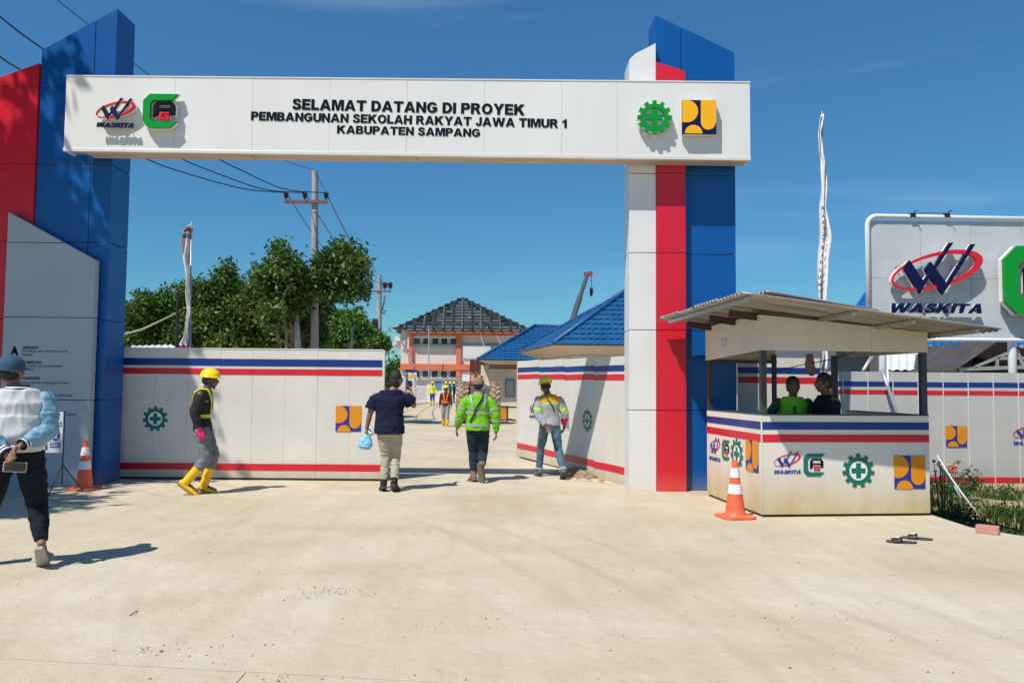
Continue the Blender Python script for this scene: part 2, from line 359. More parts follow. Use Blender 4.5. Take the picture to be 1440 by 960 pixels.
def flat_c(T, c, h): put(logo_c(h, FLAT), 'letter_mark_emblem', [M['teal'], M['letter'], M['redac']], T, c)
def flat_gear(T, c, r, m='teal'): put(logo_gear(r, FLAT), 'gear_cross_emblem', [M[m], M['whiteac']], T, c)
def flat_pu(T, c, s): put(logo_pu(s, FLAT), 'square_emblem', [M['purple'], M['orangey']], T, c)

# ------------------------------------------------------------------ the ground
def edge_x(y):      # right-hand edge of the concrete
    return 5.0 + (8.75-y)*.52 if y < 8.75 else 5.0 + max(0, (y-8.75))*.02 if y < 13.8 else 40
def ground():
    xs = np.concatenate([np.linspace(-900, -60, 6), np.linspace(-40, 3, 12), np.linspace(3.5, 14, 60), np.linspace(16, 60, 8), np.linspace(100, 900, 6)])
    ys = np.concatenate([np.linspace(-300, -20, 5), np.linspace(-10, 4, 8), np.linspace(4.3, 15, 60), np.linspace(17, 100, 10), np.linspace(150, 2000, 8)])
    V = []; F = []
    for y in ys:
        for x in xs:
            z = -.12
            if -20 < y < 14.6 and x > edge_x(y)-.5:
                d = x - edge_x(y)
                z = -.62 if d < .35 else (-.62 + .36*min(1, (d-.35)/1.0))
                if d > -.2: z += .05*noise.noise(Vector((x*1.3, y*1.3, 0)))
                if y > 13.3: z = max(z, -.24)
            V.append((x, y, z))
    nx = len(xs)
    for j in range(len(ys)-1):
        for i in range(nx-1): F.append((j*nx+i, j*nx+i+1, (j+1)*nx+i+1, (j+1)*nx+i))
    g = Geo(); g.add(V, F)
    m = mat('bare_earth', (.33, .25, .15), .95, .3, .8, .8, 12)
    single('ground', g, m, kind='structure', smooth=True)
ground()
def concrete():
    m = bpy.data.materials.new('dusty_concrete'); m.use_nodes = True; t = m.node_tree; b = t.nodes['Principled BSDF']; N = t.nodes.new; L = t.links.new
    b.inputs['Roughness'].default_value = .9; b.inputs['Specular IOR Level'].default_value = .2
    co = N('ShaderNodeTexCoord')
    def nz(sc, det=6, dist=0, stretch=None):
        n = N('ShaderNodeTexNoise'); n.inputs['Scale'].default_value = sc; n.inputs['Detail'].default_value = det; n.inputs['Distortion'].default_value = dist
        if stretch:
            mp = N('ShaderNodeMapping'); mp.inputs['Scale'].default_value = stretch[:3]; mp.inputs['Rotation'].default_value = (0, 0, stretch[3]); L(co.outputs['Object'], mp.inputs[0]); L(mp.outputs[0], n.inputs['Vector'])
        else: L(co.outputs['Object'], n.inputs['Vector'])
        return n.outputs[0]
    def ramp(v, p0, p1, c0, c1):
        r = N('ShaderNodeValToRGB'); e = r.color_ramp.elements; e[0].position = p0; e[1].position = p1; e[0].color = c0+(1,); e[1].color = c1+(1,); L(v, r.inputs[0]); return r.outputs[0]
    def mix(f, a, b_, mode='MIX'):
        x = N('ShaderNodeMix'); x.data_type = 'RGBA'; x.blend_type = mode
        if isinstance(f, float): x.inputs['Factor'].default_value = f
        else: L(f, x.inputs['Factor'])
        L(a, x.inputs['A']); 
        if isinstance(b_, tuple): x.inputs['B'].default_value = b_+(1,)
        else: L(b_, x.inputs['B'])
        return x.outputs['Result']
    base = ramp(nz(.55, 8, .6), .30, .70, (.52, .44, .31), (.63, .56, .44))
    base = mix(.55, base, ramp(nz(2.2, 9, .4), .34, .66, (.87, .86, .85), (1, 1, 1)), 'MULTIPLY')
    # dust streaks dragged by wheels: stretched noise along the driving line
    st = ramp(nz(1.0, 7, .3, (5.0, .35, 1, R(-16))), .42, .72, (1, 1, 1), (.92, .905, .88))
    base = mix(.8, base, st, 'MULTIPLY')
    # tyre arcs
    mp = N('ShaderNodeMapping'); mp.inputs['Location'].default_value = (14, -1, 0); L(co.outputs['Object'], mp.inputs[0])
    wv = N('ShaderNodeTexWave'); wv.wave_type = 'RINGS'; wv.rings_direction = 'Z'; wv.inputs['Scale'].default_value = .55; wv.inputs['Distortion'].default_value = 1.4; wv.inputs['Detail'].default_value = 3; wv.inputs['Detail Scale'].default_value = .6
    L(mp.outputs[0], wv.inputs['Vector'])
    arc = ramp(wv.outputs[0], .82, 1.0, (0, 0, 0), (1, 1, 1)); msk = ramp(nz(.22, 2), .48, .62, (0, 0, 0), (.55, .55, .55))
    am = N('ShaderNodeMath'); am.operation = 'MULTIPLY'; L(arc, am.inputs[0]); L(msk, am.inputs[1])
    base = mix(am.outputs[0], base, (.42, .36, .27))
    # damp-ish brown crumbs
    base = mix(ramp(nz(11, 9), .68, .80, (0, 0, 0), (.4, .4, .4)), base, (.36, .27, .17))
    base = mix(ramp(nz(38, 7), .70, .82, (0, 0, 0), (.55, .55, .55)), base, (.23, .16, .10))
    base = mix(.35, base, ramp(nz(160, 3), .3, .7, (.62, .60, .57), (1.0, 1.0, 1.0)), 'MULTIPLY')
    L(base, b.inputs['Base Color'])
    bp = N('ShaderNodeBump'); bp.inputs['Strength'].default_value = .8; bp.inputs['Distance'].default_value = .016
    ad = N('ShaderNodeMath'); ad.operation = 'MULTIPLY_ADD'; L(nz(70, 5), ad.inputs[0]); ad.inputs[1].default_value = .35; L(nz(9, 6), ad.inputs[2])
    L(ad.outputs[0], bp.inputs['Height']); L(bp.outputs[0], b.inputs['Normal'])
    return m
M['conc'] = concrete()
# transverse joint near the camera, longitudinal joint running from it
ja = G(-60, 922); jb = G(930, 976); sl_ = (jb.y-ja.y)/(jb.x-ja.x); jy = lambda x: ja.y + (x-ja.x)*sl_
jx = G(332, 960).x; gp = .0035
pr = bpy.data.objects.new('pavement', None); COL.objects.link(pr); pr['kind'] = 'structure'
Rr = [(edge_x(y)-.0, y) for y in (14.0, 13.7, 12, 10, 8.75, 7.5, 6, 5, 4)]
def slab(poly):
    g = Geo(); g.plate(poly, -.16, 0); o = link('slab', g.mesh('slab'), M['conc'], pr); return o
xe = edge_x(4)
main_poly = [(-40, jy(-40)+gp), (xe, jy(xe)+gp)] + [(edge_x(y), y) for y in (5, 6, 7.5, 8.75, 10, 12, 13.7)] + [(5.1, 15), (40, 15.2), (40, 130), (-40, 130)]
slab(main_poly)
slab([(-40, -12), (jx-gp, -12), (jx-gp, jy(jx)-gp), (-40, jy(-40)-gp)])
slab([(jx+gp, -12), (edge_x(-12), -12), (xe, jy(xe)-gp), (jx+gp, jy(jx)-gp)])

# ------------------------------------------------------------------ clad pillars
def clip(poly, a, v, keep_less):
    out = []
    for i in range(len(poly)):
        p, q = poly[i], poly[(i+1) % len(poly)]
        ip = (p[a] <= v) == keep_less or p[a] == v; iq = (q[a] <= v) == keep_less or q[a] == v
        if ip: out.append(p)
        if ip != iq:
            t = (v-p[a])/(q[a]-p[a]); out.append((p[0]+t*(q[0]-p[0]), p[1]+t*(q[1]-p[1])))
    return out
def clad(T, poly, xs, zs, y0, y1, m, name='panel', gap=.005):
    """cladding panels of a prism, split at xs and zs, over a dark core; world coordinates"""
    cx = sum(p[0] for p in poly)/len(poly); cz = sum(p[1] for p in poly)/len(poly)
    core = [(p[0]+(.02 if p[0] < cx else -.02), p[1]+(.0 if p[1] < .1 else (-.03 if p[1] > cz else .02))) for p in poly]
    T.part('core', Geo().prism(core, y0+.015, y1-.01), M['core'], world=True)
    xb = [-99]+xs+[99]; zb = [-99]+zs+[99]
    for i in range(len(xb)-1):
        for j in range(len(zb)-1):
            q = poly
            if xb[i] > -90: q = clip(q, 0, xb[i]+gap, False)
            if q and xb[i+1] < 90: q = clip(q, 0, xb[i+1]-gap, True)
            if q and zb[j] > -90: q = clip(q, 1, zb[j]+gap, False)
            if q and zb[j+1] < 90: q = clip(q, 1, zb[j+1]-gap, True)
            if len(q) > 2: T.part(name, Geo().prism(q, y0+.0007*((i*3+j*5) % 4), y1), m, world=True, bevel=.003)
def xz(px, py, Y): p = P(px, py, Y); return (p.x, p.z)
# left pillar
T = Thing('gate_pillar', 'left gate pillar clad in dark blue and red panels with a slanted silver panel in front', 'gate pillar', (P(100, 683, 11.7).x, 11.8, 0))
Yb = 11.65
bl = P(48.5, 300, Yb).x; br = P(155, 300, Yb).x
zt = P(50, 70, Yb).z; zp = P(159, 12, Yb).z
zsL = [P(140, y, Yb).z for y in (562, 450, 341, 232, 124)]
clad(T, [(bl, 0), (br, 0), (br, zp), (bl+.01, zt)], [P(125, 300, Yb).x], zsL, Yb, Yb+.56, M['blue'])
rl = bl-.95; zr = P(50, 90, Yb).z
clad(T, [(rl, 0), (bl-.004, 0), (bl-.004, zr), (rl, zr-.36)], [], zsL, Yb-.03, Yb+.5, M['red'])
Yw = 11.48
wl = P(8, 380, Yw).x; wr = P(129, 480, Yw).x
clad(T, [(wl, 0), (wr, 0), (wr, P(131, 365, Yw).z), (wl, P(11, 298, Yw).z)], [], [P(60, y, Yw).z for y in (562, 446, 341)], Yw, Yw+.135, M['grey'])
yt = Yw-.002
def wt(s, x0, x1, y0, y1, m='ink', bold=.0):
    a = P(x0, y1, Yw); b = P(x1, y0, Yw)
    text('lettering', s, b.x-a.x, b.z-a.z, (a.x, yt, (a.z+b.z)/2), M[m], T.o, .003, bold, align='LEFT', world_root=T.I)
wt('A', 14.5, 26.5, 487, 499.5, 'letter', .05); wt('K', 14.5, 26.5, 508, 520.5, 'letter', .05); wt('H', 14.5, 26.5, 529, 541.5, 'letter', .05); wt('L', 14.5, 24, 550, 562-1.5, 'letter', .05)
wt('AMANAH', 31.5, 54, 486.5, 490.5, bold=.04); wt('Memegang teguh kepercayaan yang', 31.5, 95, 492, 495.4); wt('diberikan', 31.5, 46, 496.6, 500)
wt('KOMPETEN', 31, 58, 507.5, 511.5, bold=.04); wt('Terus belajar dan mengembangkan', 31, 88, 513, 516.4); wt('kapabilitas', 31, 48, 518, 521.4)
wt('HARMONIS', 30, 56, 529.5, 533.5, bold=.04); wt('Saling peduli dan menghargai perbedaan', 30, 97, 536.5, 540)
wt('LOYAL', 30, 46, 548, 552, bold=.04); wt('Berdedikasi dan mengutamakan kepentingan', 30, 102, 554, 557.5)
wt('ADAPTIF', 30, 52, 573, 577, bold=.04); wt('Terus berinovasi dan antusias dalam bergerak', 30, 108, 580.5, 584)
# right pillar
T = Thing('gate_pillar', 'right gate pillar of white, red and tall dark blue panels beside the guard booth', 'gate pillar', (P(960, 690, 11.6).x, 11.8, 0))
zsR = [P(960, y, 11.45).z for y in (577, 464, 355, 243, 130)]
x0 = P(885, 400, 11.5).x; x1 = P(922.5, 400, 11.5).x; x2 = P(964, 400, 11.5).x; x3 = P(1035, 400, 11.6).x
clad(T, [(x0+.0, 0), (x1, 0), (x1, P(918, 61, 11.5).z), (x0+.10, P(895, 75, 11.5).z), (x0+.0, P(884, 84, 11.5).z)], [], zsR, 11.50, 12.0, M['white'])
clad(T, [(x1+.004, 0), (x2, 0), (x2, P(960, 100, 11.47).z), (x1+.004, P(920, 87, 11.47).z)], [], zsR, 11.47, 11.95, M['red'])
clad(T, [(x1+.006, 0), (x3, 0), (x3, P(1030, 74, 11.6).z), (x1+.006, P(919, 21, 11.6).z)], [x2-.035], zsR, 11.6, 12.15, M['blue'])
# sign beam
YB = 11.18
T = Thing('sign_beam', 'long white welcome sign beam spanning both gate pillars with logos and black lettering', 'sign', (P(573, 170, YB).x, YB, P(573, 222, YB).z))
bx0 = P(91.5, 160, YB).x; bx1 = P(1055, 170, YB).x
def zb(px, up): return P(px, (107+(px-93)*.0094) if up else (213+(px-91)*.0137), YB).z
seams = [245, 355, 463, 572, 681, 790]
xs = [bx0]+[P(s, 170, YB).x for s in seams]+[P(868, 170, YB).x, bx1]
z_t = lambda x: zb(91,1) + (x-bx0)/(bx1-bx0)*(zb(1055,1)-zb(91,1)); z_b = lambda x: zb(91,0) + (x-bx0)/(bx1-bx0)*(zb(1055,0)-zb(91,0))
T.part('core', Geo().prism([(bx0+.02, z_b(bx0)+.03), (bx1-.02, z_b(bx1)+.03), (bx1-.02, z_t(bx1)-.03), (bx0+.02, z_t(bx0)-.03)], YB+.015, YB+.27), M['steel'], world=True)
for i in range(len(xs)-1):
    a, b = xs[i]+(.0015 if i else 0), xs[i+1]-.0015
    T.part('panel', Geo().prism([(a, z_b(a)+.05), (b, z_b(b)+.05), (b, z_t(b)-.004), (a, z_t(a)-.004)], YB+.0008*(i % 3), YB+.12), M['beamw'], world=True)
T.part('bottom_trim', Geo().prism([(bx0-.005, z_b(bx0)), (bx1+.005, z_b(bx1)), (bx1+.005, z_b(bx1)+.047), (bx0-.005, z_b(bx0)+.047)], YB-.012, YB+.06), M['white'], world=True, bevel=.004)
T.part('top_trim', Geo().prism([(bx0-.005, z_t(bx0)-.004), (bx1+.005, z_t(bx1)-.004), (bx1+.005, z_t(bx1)+.012), (bx0-.005, z_t(bx0)+.012)], YB-.008, YB+.28), M['white'], world=True)
for i in range(4):
    a = bx0+.3+(bx1-bx0-.32)*i/4; b = bx0+.3+(bx1-bx0-.32)*(i+1)/4-.01
    T.part('soffit_board', Geo().prism([(a, z_b(a)-.012+.004*i), (b, z_b(b)-.012+.004*i), (b, z_b(b)+.004), (a, z_b(a)+.004)], YB+.05, YB+.285), M['soffit'], world=True)
for xx in (bx0, bx1-.02):
    T.part('end_panel', Geo().box((xx, YB+.125, z_b(xx)+.01), (xx+.02, YB+.285, z_t(xx)-.01)), M['beamw'], world=True)
rt = -math.atan(.0165)
def bt(s, x0, x1, y0, y1):       # centre height measured at the middle of the line
    a = P(x0, (y0+y1)/2, YB); b = P(x1, (y0+y1)/2, YB); h = P(x0, y0, YB).z-P(x0, y1, YB).z
    heavy('lettering', s, b.x-a.x, h, ((a.x+b.x)/2, YB-.004, P((x0+x1)/2, (y0+y1)/2, YB).z), M['letter'], T.o, .006, rot=rt, world_root=T.I)
bt('SELAMAT DATANG DI PROYEK', 411, 738, 143.2, 158.2)
bt('PEMBANGUNAN SEKOLAH RAKYAT JAWA TIMUR 1', 353, 797, 162.6, 174.8)
bt('KABUPATEN SAMPANG', 474, 675, 179, 190.3)
SO = .10      # the raised marks stand off the face on pins
def raised(me, name, mats, px, py, label=None):
    p = P(px, py, YB); me.transform(T.I @ Matrix.Translation(Vector((p.x, YB-SO, p.z))))
    o = link(name, me, mats, T.o); bc_ = me.copy(); c_ = T.I @ Vector((p.x, YB-SO, p.z))
    bc_.transform(Matrix.Translation(c_+Vector((0,.04,0))) @ Matrix.Diagonal((1.045,1,1.045,1)) @ Matrix.Translation(-c_)); bc_.materials.clear(); bc_.polygons.foreach_set('material_index', [0]*len(bc_.polygons)); link('emblem_backing', bc_, M['whiteac'], T.o)
    if label: o['label'] = label
    return o
bk = [M['whiteac']]
e = raised(logo_w(P(194, 160, YB).x-P(141, 160, YB).x, .03, 0, 0), 'swoosh_emblem', [M['redac'], M['navy']], 167.5, 158)
p = P(167, 179.5, YB)
heavy('company_lettering', 'WASKITA', P(192, 180, YB).x-P(141.5, 180, YB).x, .066, (p.x, YB-SO, p.z), M['navy'], T.o, .03, .3, rot=rt, world_root=T.I)
raised(logo_c(.49, .05), 'letter_mark_emblem', [M['green'], M['letter'], M['redac']], 230.5, 160)
raised(logo_gear(.245, .05, 12), 'gear_cross_emblem', [M['green'], M['whiteac']], 918.5, 169)
raised(logo_pu(.48, .05), 'square_emblem', [M['navy'], M['yellow']], 980.5, 168.5)
g = Geo()
for px, py in ((167, 158), (150, 165), (185, 152), (215, 160), (228, 143), (228, 178), (918, 150), (905, 170), (932, 172), (966, 155), (995, 155), (966, 182), (995, 182), (150, 179), (184, 180)):
    p = P(px, py, YB); g.tube([(p.x, YB-SO+.01, p.z), (p.x, YB+.005, p.z)], .006, 6)
T.part('standoff_pins', g, M['steel'], world=True)

# ------------------------------------------------------------------ gate leaves and site fences
def leaf_segment(T, xa, xb, n, z0, z1, m, stripes, th=.045, name='panel', proud=0, warp=None):
    wd = (xb-xa)/n
    for i in range(n):
        dz = random.uniform(-.0022, .0022)
        T.part(name, Geo().box((xa+i*wd+.0015, random.uniform(0, .003), z0), (xa+(i+1)*wd-.0015, th, z1+dz)), m)
        for (sa, sb, mm, nm) in stripes:
            T.part(nm, Geo().box((xa+i*wd+.001, -.0035, sa+dz), (xa+(i+1)*wd-.001, .001, sb+dz)), M[mm])
# left leaf: faces the camera
YL = 12.4
xl = P(171, 580, YL).x; xr = P(537, 580, YL).x
T = Thing('gate_leaf', 'left white sliding gate leaf with blue and red stripes, gear and square logos', 'gate', (xl, YL, 0))
hz = lambda y, px=300: P(px, y, YL).z
T.part('bottom_rail', Geo().box((.02, .004, -.0), (xr-xl-.02, .045, .035)), M['black'])
leaf_segment(T, 0, xr-xl, 8, .035, hz(490.5), M['fence'], [(hz(514), hz(504), 'sblue', 'blue_stripe'), (hz(526.3), hz(517.8), 'sred', 'red_stripe'), (hz(660.5), hz(651), 'sred', 'red_stripe')])
T.part('top_cap', Geo().box((-.004, -.006, hz(490.5)), (xr-xl+.004, .055, hz(489.2))), M['white'])
T.part('end_post', Geo().box((xr-xl-.001, -.004, 0), (xr-xl+.03, .06, hz(490))), M['fence'])
T.part('corner_post', Geo().box((-.05, .0, 0), (-.003, .05, hz(492))), M['black'])
T.part('rear_frame', Geo().box((.05, .047, .2), (xr-xl-.05, .09, .25)).box((.05, .047, 1.7), (xr-xl-.05, .09, 1.75)), M['steel'])
q = P(218.5, 588.5, YL); flat_gear(T, (q.x-xl, -.004, q.z), .195)
q = P(490, 588.5, YL); flat_pu(T, (q.x-xl, -.004, q.z), .395)
# right leaf: swung inwards, in four segments
h0 = G(885, 684); far = P(727, 640, 16.6); far.z = 0
d = far-h0; Lr = d.length; ang = math.atan2(d.y, d.x)
# local x runs from the far end to the hinge, so the outer face looks left and to the camera
T = Thing('gate_leaf', 'right gate leaf swung open inwards, crossed by a slanting beam shadow', 'gate', (far.x, far.y, 0), ang+PI)
zt = 1.955
for k in range(4):
    a, b = Lr*k/4, Lr*(k+1)/4; up = .012*(3-k)
    leaf_segment(T, a+.004, b-.004, 3, .0+up, zt+up, M['fence'], [(zt-.23+up, zt-.135+up, 'sblue', 'blue_stripe'), (zt-.37+up, zt-.275+up, 'sred', 'red_stripe'), (.16+up, .27+up, 'sred', 'red_stripe')])
T.part('hinge_post', Geo().box((Lr, -.0, 0), (Lr+.06, .06, zt)), M['steel'])
T.part('end_post', Geo().box((-.035, -.002, 0.03), (-.001, .05, zt+.03)), M['fence'])
def on_leaf(px, py):
    dr = ray(px, py); nrm = Vector((-d.y, d.x, 0)); t_ = (h0-CAM).dot(nrm)/dr.dot(nrm); return T.I @ (CAM+dr*t_)
q = on_leaf(826, 591); flat_gear(T, (q.x, -.004, q.z), .19)
q = on_leaf(750, 578); flat_w(T, (q.x, -.004, q.z+.06), .40)
# fence behind the booth, nearer run
Y1 = 12.15; xa = P(1037, 560, Y1).x+.01; xb = P(1154, 560, Y1).x; z1 = lambda y: P(1095, y, Y1).z
T = Thing('site_fence', 'short run of striped white panel fence between right pillar and guard booth', 'fence', (xa, Y1, 0))
leaf_segment(T, 0, xb-xa, 3, 0, z1(503), M['fence'], [(z1(525), z1(516.5), 'sblue', 'blue_stripe'), (z1(538.5), z1(530), 'sred', 'red_stripe'), (.13, .235, 'sred', 'red_stripe')])
# farther run, low ground
Y2 = 13.9; xa = P(1150, 560, Y2).x; xb = 13.2; z2 = lambda y: P(1310, y, Y2).z
T = Thing('site_fence', 'long striped panel fence behind the grass verge under the big logo board', 'fence', (xa, Y2, -.2))
n = round((xb-xa)/.43)
o_ = .2
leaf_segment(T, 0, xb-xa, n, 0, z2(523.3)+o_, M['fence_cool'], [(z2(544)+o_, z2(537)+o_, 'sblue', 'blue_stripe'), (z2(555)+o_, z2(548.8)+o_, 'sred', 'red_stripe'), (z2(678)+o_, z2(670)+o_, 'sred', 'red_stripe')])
g = Geo()
for i in range(0, n+1): g.box((i*(xb-xa)/n-.008, -.008, 0), (i*(xb-xa)/n+.008, .0, z2(523.3)+o_))
T.part('joint_strips', g, M['fence'])
T.part('bottom_rail', Geo().box((0, -.02, -.1), (xb-xa, .05, -.002)), M['black'])
q = P(1344.5, 613, Y2); flat_pu(T, (q.x-xa, -.01, q.z+.2), .36)
q = P(1443, 607, Y2); flat_w(T, (q.x-xa, -.01, q.z+.2), .46)
q = P(1491, 612, Y2); flat_c(T, (q.x-xa, -.01, q.z+.2), .36)
# ------------------------------------------------------------------ guard booth
M['booth'] = mat('booth_panel', (.70, .67, .61), .45, .05, 1.5, dirt=('#bda468', .0, .62, .95))
M['fascia'] = mat('booth_fascia', (.64, .58, .48), .6, .10, 1.4, .1, 40, stretch=(1, 1, .5))
M['post'] = mat('dark_steel_post', (.035, .045, .055), .4, .15, 5)
M['zinc'] = mat('rusty_corrugated_zinc', (.30, .275, .24), .45, .45, 2.2, .1, 30, metal=.35, stretch=(.4, 3, 1))
bc = G(1072, 727); BR = R(6.3)
T = Thing('guard_booth', 'striped white guard booth with black posts under a sloping corrugated zinc roof', 'guard booth', (bc.x, bc.y, 0), BR)
W_, D_, HC = 2.075, 1.80, 1.175
th = .04
sA, sB = (1.008, 1.097), (.862, .952)
def bstripes(x0, x1, y, T=T):
    pass
# front
T.part('front_panel', Geo().box((0, 0, .03), (W_, th, HC)), M['booth'], bevel=.003)
T.part('front_blue_stripe', Geo().box((0, -.0035, sA[0]), (W_, .001, sA[1])), M['sblue']); T.part('front_red_stripe', Geo().box((0, -.0035, sB[0]), (W_, .001, sB[1])), M['sred'])
T.part('side_panel', Geo().box((0, th+.002, .03), (th, D_, HC)), M['booth'], bevel=.003)
T.part('side_blue_stripe', Geo().box((-.0035, .0, sA[0]), (.001, D_, sA[1])), M['sblue']); T.part('side_red_stripe', Geo().box((-.0035, 0, sB[0]), (.001, D_, sB[1])), M['sred'])
T.part('side_panel', Geo().box((W_-th, th+.002, .03), (W_, D_, HC)), M['booth'])
T.part('back_panel', Geo().box((th+.002, D_-th, .03), (W_-.7, D_-.002, HC)), M['booth'])
T.part('corner_trim', Geo().box((-.004, -.004, .03), (.008, .016, HC)), M['booth']); T.part('floor_sill', Geo().box((.02, .02, 0), (W_-.02, D_-.02, .028)), M['black'])
T.part('counter_trim', Geo().box((-.004, -.005, HC), (W_+.004, th+.004, HC+.014)).box((-.004, th, HC), (th+.004, D_, HC+.014)).box((W_-th-.004, th, HC), (W_+.004, D_, HC+.014)), M['post'])
g = Geo()
for i in range(5):
    g.ball((.04+i*(W_-.08)/4, -.003, .06), (.006, .003, .006), n=8, h=5)
T.part('screws', g, M['steel'])
# printed marks: front
def bl_(px, py): dr = ray(px, py); nr = Vector((-math.sin(BR), math.cos(BR), 0)); t_ = (bc-CAM).dot(nr)/dr.dot(nr); return T.I @ (CAM+dr*t_)
q = bl_(1107, 649); flat_w(T, (q.x, -.004, q.z+.02), .325)
q = bl_(1145, 653.5); flat_c(T, (q.x, -.004, q.z), .265)
q = bl_(1207, 661.5); flat_gear(T, (q.x, -.004, q.z), .2)
q = bl_(1279, 663.5); flat_pu(T, (q.x, -.004, q.z), .39)
# printed marks: side, seen foreshortened
def side_mark(me, name, mats, y, z):
    me.transform(Matrix.Translation((-.004, y, z)) @ Matrix.Rotation(-PI/2, 4, 'Z')); link(name, me, mats, T.o)
side_mark(logo_w(.40, FLAT, 0, 0), 'swoosh_emblem', [M['redac'], M['purple']], 1.50, .70)
heavy('company_lettering', 'WASKITA', .4, .05, (0, 0, 0), M['purple'], T.o, FLAT, .3, world_root=Matrix.Translation((-.004, 1.50, .53)) @ Matrix.Rotation(-PI/2, 4, 'Z'))
side_mark(logo_c(.265, FLAT), 'letter_mark_emblem', [M['teal'], M['letter'], M['redac']], 1.10, .68)
side_mark(logo_gear(.20, FLAT), 'gear_cross_emblem', [M['teal'], M['whiteac']], .74, .66)
side_mark(logo_pu(.37, FLAT), 'square_emblem', [M['purple'], M['orangey']], .27, .68)
# posts
ZF = 1.93
def post(x, y, w=.07, z0=HC+.01, z1=ZF+.02): T.part('post', Geo().box((x, y, z0), (x+w, y+w, z1)), M['post'], bevel=.004)
post(.002, .003); post(W_-.075, .003); post(.002, D_-.075, z0=.04); post(.93, D_-.075, .055, .04); post(W_-.26, D_-.075, .07, .04)
g = Geo(); 
# fascia
zf1 = 2.345; zf1r = 2.17
fx = W_*.47
T.part('front_fascia', Geo().prism([(-.012, ZF), (W_*.655, ZF), (W_*.655, zf1-(zf1-zf1r)*.655), (-.012, zf1)], -.01, .015), M['fascia'])
T.part('front_fascia', Geo().prism([(W_*.655+.004, ZF), (W_-.0, ZF), (W_-.0, zf1r), (W_*.655+.004, zf1-(zf1-zf1r)*.655)], -.009, .016), M['fascia'])
g = Geo().add([(-.012,.0155,ZF),(.012,.0155,ZF),(.012,D_+.01,ZF-.07),(-.012,D_+.01,ZF-.07),(-.012,.0155,zf1),(.012,.0155,zf1),(.012,D_+.01,zf1-.02),(-.012,D_+.01,zf1-.02)], [(3,2,1,0),(4,5,6,7),(0,1,5,4),(1,2,6,5),(2,3,7,6),(3,0,4,7)]); T.part('side_fascia', g, M['fascia'])
T.part('side_fascia', Geo().box((W_-.02, .017, ZF), (W_, D_, zf1r)), M['fascia'])
T.part('back_fascia', Geo().box((.013, D_-.02, ZF-.06), (.99, D_+.005, zf1)), M['fascia'])
T.part('lintel', Geo().box((.0, D_-.07, ZF-.10), (.99, D_-.021, ZF-.062)).box((.013, .02, ZF-.03), (.05, D_-.08, ZF)), M['post'])
sq_ = Geo().box((-.0145, 1.02, ZF+.10), (-.0125, 1.22, ZF+.20)); T.part('side_sticker', sq_, mat('faded_sticker', (.30, .30, .50), .5, .5, 25))
g = Geo(); 
for i in range(3): g.box((-.0155, 1.04, ZF+.118+.026*i), (-.0146, 1.20, ZF+.127+.026*i))
T.part('sticker_print', g, M['whiteac'])
# corrugated roof: ridges run left to right, sheet falls to the right
RX0, RX1, RY0, RY1 = -.56, 2.42, -.80, 2.05
def rz_(x, y): return 2.50 - .115*(x-RX0) - .012*(y-RY0)
def sheet(x0, x1, y0, y1, zf, pitch=.10, amp=.019, nx=14, th=.002):
    ny = int((y1-y0)/pitch*8); V = []; F = []
    for j in range(ny+1):
        y = y0+(y1-y0)*j/ny
        for i in range(nx+1):
            x = x0+(x1-x0)*i/nx; V.append((x, y, zf(x, y)+amp*math.sin(2*PI*(y-y0)/pitch)+.006*noise.noise(Vector((x*3, y*3, 1)))))
    for j in range(ny):
        for i in range(nx): a = j*(nx+1)+i; F.append((a, a+1, a+nx+2, a+nx+1))
    g = Geo(); g.add(V, F); return g
def addsheet(g, name, m, label=None):
    o = T.part(name, g, m, smooth=True, label=label); sd = o.modifiers.new('t', 'SOLIDIFY'); sd.thickness = .0025; return o
ys_ = np.linspace(RY0, RY1, 5)
for i in range(4):
    addsheet(sheet(RX0-.02*(i % 2), RX1+.02*(i % 2), ys_[i], ys_[i+1]+.06, lambda x, y, i=i: rz_(x, y)+.004*(i % 2)), 'roof_sheet', M['zinc'])
addsheet(sheet(RX0+.38, RX0+1.7, RY0+.25, RY0+.85, lambda x, y: rz_(x, y)+.06+.03*(1.7-(x-RX0))), 'loose_roof_sheet', M['zinc'], 'loose corrugated offcut lying raised on the roof')
for x, dz in ((RX0+.09, -.05), (-.02+.75, -.05), (1.42, -.05), (RX1-.25, -.05)):
    T.part('rafter', Geo().beam((x, RY0+.05, rz_(x, RY0)+dz), (x, RY1-.05, rz_(x, RY1)+dz), .035, .045), M['steel'])
for y in (.10, .75, 1.6):
    T.part('roof_beam', Geo().beam((RX0+.22, y, rz_(RX0+.22, y)-.10), (RX1-.30, y, rz_(RX1-.42, y)-.11), .05, .085), M['dwood'])
# hanging cable inside
g = Geo(); g.tube([(.95, D_-.1, 1.72), (1.2, D_-.3, 1.80), (1.32, .9, 1.86), (1.45, .5, 1.95)], .006, 6); g.tube([(1.25, 1.4, 1.95), (1.37, 1.4, 1.75), (1.55, 1.5, 1.68), (1.72, 1.6, 1.78), (1.8, D_-.06, 1.9)], .006, 6)
T.part('cable', g, M['black'], smooth=True)
g = Geo()
for k in range(6):
    g.tube([(1.26+.02*math.cos(k), 1.3+.02*math.sin(k), 1.95), (1.25+.03*math.cos(k+1), 1.3+.03*math.sin(k), 1.83), (1.27+.045*math.cos(k+.3), 1.3+.03*math.sin(k), 1.72), (1.28+.02*math.cos(k), 1.3, 1.66)], [.02, .025, .03, .012], 8)
single('hanging_cloth', (lambda gg: (setattr(gg, 'v', [T.M @ v for v in gg.v]), gg)[1])(g), mat('pinkish_cloth', (.35, .22, .24), .9, .4, 20), 'bunched pinkish cloth hanging inside the booth above the man in dark clothes', 'cloth', smooth=True)

